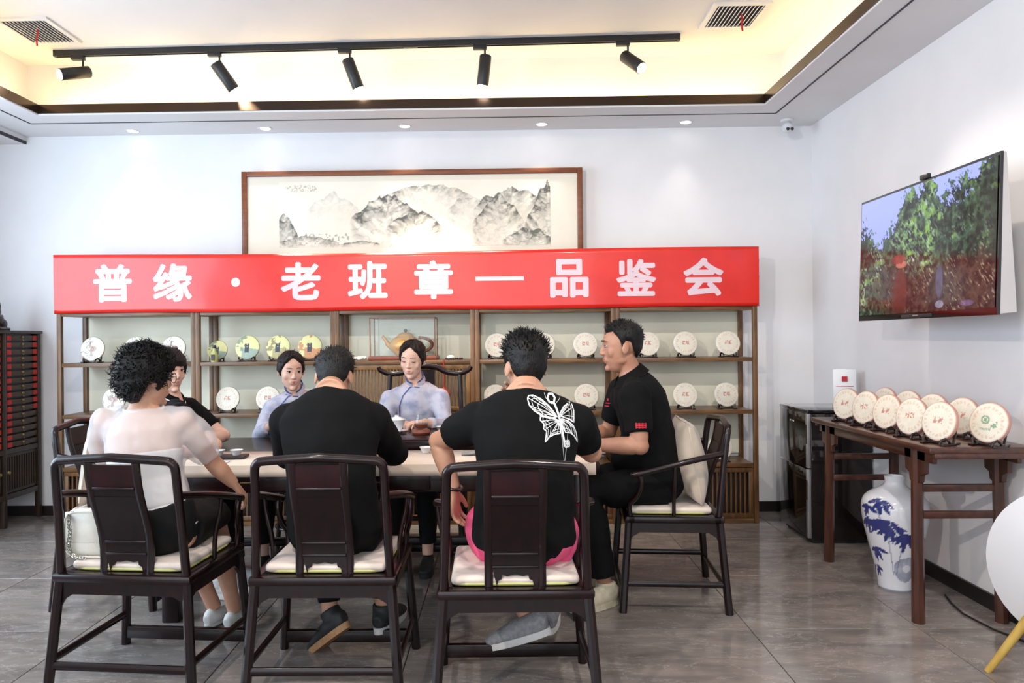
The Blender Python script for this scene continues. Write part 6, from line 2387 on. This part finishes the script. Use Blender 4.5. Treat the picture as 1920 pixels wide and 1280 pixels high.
def closed_wing(pts, root, veins, w=0.005):
    stroke(pts + [pts[0]], w)
    for t in veins:
        i = int(t) % len(pts)
        p, q = pts[i], pts[(i + 1) % len(pts)]
        e = (p[0] + (q[0] - p[0]) * (t % 1), p[1] + (q[1] - p[1]) * (t % 1))
        stroke([root, ((root[0] + e[0]) / 2 + 4, (root[1] + e[1]) / 2 - 5), e], 0.0032)
    for sc in (0.86, 0.66):
        ring = [(root[0] + (x - root[0]) * sc, root[1] + (y - root[1]) * sc) for x, y in pts]
        stroke(ring + [ring[0]], 0.0024 if sc > 0.8 else 0.0030)


closed_wing([(436, 612), (444, 594), (470, 592), (520, 615), (565, 655), (600, 700), (615, 722), (570, 730), (520, 712), (475, 682), (446, 650)], (618, 724), [0.3, 1.5, 2.5, 3.5, 8.4, 9.3, 9.9], 0.0065)
closed_wing([(598, 735), (540, 715), (512, 712), (510, 738), (532, 760), (530, 790), (548, 805), (538, 868), (565, 838), (600, 825), (634, 822), (634, 780)], (628, 745), [1.2, 2.2, 3.3, 4.4, 5.4, 7.5, 8.5, 9.4], 0.006)
closed_wing([(634, 706), (660, 670), (700, 645), (718, 648), (730, 700), (724, 765), (700, 745), (655, 728)], (636, 722), [1.2, 2.0, 2.8, 3.6, 4.5, 5.2], 0.0055)
closed_wing([(642, 735), (690, 755), (720, 785), (738, 830), (748, 892), (728, 850), (700, 826), (668, 820), (650, 790)], (642, 742), [0.5, 1.4, 2.4, 5.5, 6.4, 7.2], 0.0055)
stroke([(596, 640), (572, 636), (560, 612), (572, 588), (596, 590), (608, 612), (600, 640), (612, 668), (626, 712), (642, 780), (655, 862), (660, 906)], 0.011)
stroke([(660, 872), (688, 872), (690, 906), (662, 906)], 0.010)
stroke([(672, 880), (680, 898)], 0.012)
stroke([(628, 724), (640, 830), (650, 930), (656, 1000)], 0.002)
stroke([(682, 815), (676, 880), (664, 950), (658, 1000)], 0.002)
stroke([(590, 650), (550, 610), (542, 580)], 0.002)
stroke([(606, 650), (640, 620), (650, 590)], 0.002)
d1 = ribbon_decal(sh, S_, 0.003, (0, 1, 0), 0.003)
f.child('butterfly_print', d1.mesh('butterfly_print', M['print_white']))
f.finish(mb)

# ---- 7. man with the watch at the right end --------------------------------------------
f = Fig('man in a black polo and black trousers in profile at the right table end', 'person', (.80, 4.05, 0), M['skin_tan'], False, 1.07)
setup(f, (.815, 4.07, .618), (.685, 4.055, 1.205), (-1, -0.06, 0), (.675, 3.86, 1.09), (.665, 4.25, 1.09), (.685, 3.795, .845), (.60, 4.33, .85),
      (.435, 3.865, .842), (.40, 4.22, .84), (.43, 3.93, .588), (.43, 4.19, .588), (.515, 3.90, .105), (.42, 4.22, .105), (.632, 4.045, 1.343), 90, -3, 0, 1.09, -0.02)
mb = body(f, {'L': ((-1, .25, -.02), (0, 0, -1), 20), 'R': ((-1, -.2, 0), (0, 0, -1), 20)}, {'L': (-.8, -.5, 0), 'R': (-1, .1, 0)})
sh = shirt(f, M['polo_black'], 0.018, 0.74, 'polo_shirt', hem=-0.10, neck=1.0, sl_infl=0.020, wr=(0.014, 8), seed=44, belly=0.012)
f.child('collar', collar_ring(f.J['N'] + V(0.002, 0, -0.036), (-.30, 0, 1), (-1, 0, 0), 0.074, 0.050, M['polo_black'], True, 0.65))
pat = []
for k in range(3):
    z = .962 - 0.009 * k
    pat.append({'p': [Vector((.655, 3.8, z)), Vector((.71, 3.8, z))], 'w': 0.006})
for k in range(4):
    x = .658 + 0.016 * k
    pat.append({'p': [Vector((x, 3.8, .967)), Vector((x, 3.8, .939))], 'w': 0.006})
f.child('sleeve_patch', ribbon_decal(sh, pat, 0.006, (0, 1, 0), 0.003).mesh('sleeve_patch', M['print_red']))
lg = [{'p': [Vector((.572, 3.9, 1.045)), Vector((.586, 3.9, 1.045))], 'w': 0.014}, {'p': [Vector((.566, 3.9, 1.025)), Vector((.592, 3.9, 1.025))], 'w': 0.006}, {'p': [Vector((.568, 3.9, 1.008)), Vector((.588, 3.9, 1.008))], 'w': 0.006}]
f.child('chest_mark', ribbon_decal(sh, lg, 0.006, (0, 1, 0), 0.003).mesh('chest_mark', M['print_red']))
trousers(f, M['trousers'], 1.9, 0.018, flare=0.012)
for q, d in (('L', (-.8, -.5, 0)), ('R', (-1, .1, 0))):
    f.shoe(q, d, M['shoe_cream'], M['shoe_cream'], 0.012, thick=0.026)
f.hair([(0, .076), (28, .078), (46, .080), (58, .066), (68, .052), (75, .030), (79, -.006), (84, -.006), (89, .030), (108, .022), (118, -.02), (145, -.05), (180, -.06)], lambda az, z: 0.003 + 0.017 * float(np.clip((z - 0.01) / 0.06, 0, 1)) - 0.002 * (z < -0.02), M['hair'], 0.003, 50, 500, (0.012, 0.0016), 0.03, 0.15, seed=13)
f.face(look=0.0, brow=0.0034)
ax = (f.J['EL'] - f.J['WL']).normalized()
wc_ = f.J['WL'] + ax * 0.028
u1 = ax.orthogonal().normalized()
u2 = ax.cross(u1)
wt = MB()
wt.tube([wc_ + u1 * 0.036 * math.cos(a) + u2 * 0.036 * math.sin(a) for a in np.linspace(0, 2 * PI, 28, endpoint=False)], [(0.004, 0.011)] * 28, n=8, closed=True, lat=None)
fc = MB()
nn = (V(-0.1, -1, 0.35) - ax * V(-0.1, -1, 0.35).dot(ax)).normalized()
fc.tube([wc_ + nn * 0.034, wc_ + nn * 0.046, wc_ + nn * 0.047], [0.021, 0.021, 0.017], n=24)
s_ = [('watch_face', fc.mesh('watch_face', M['silver']))]
f.kids.append(['wristwatch', wt.mesh('wristwatch', M['black_metal']), s_])
f.finish(mb)
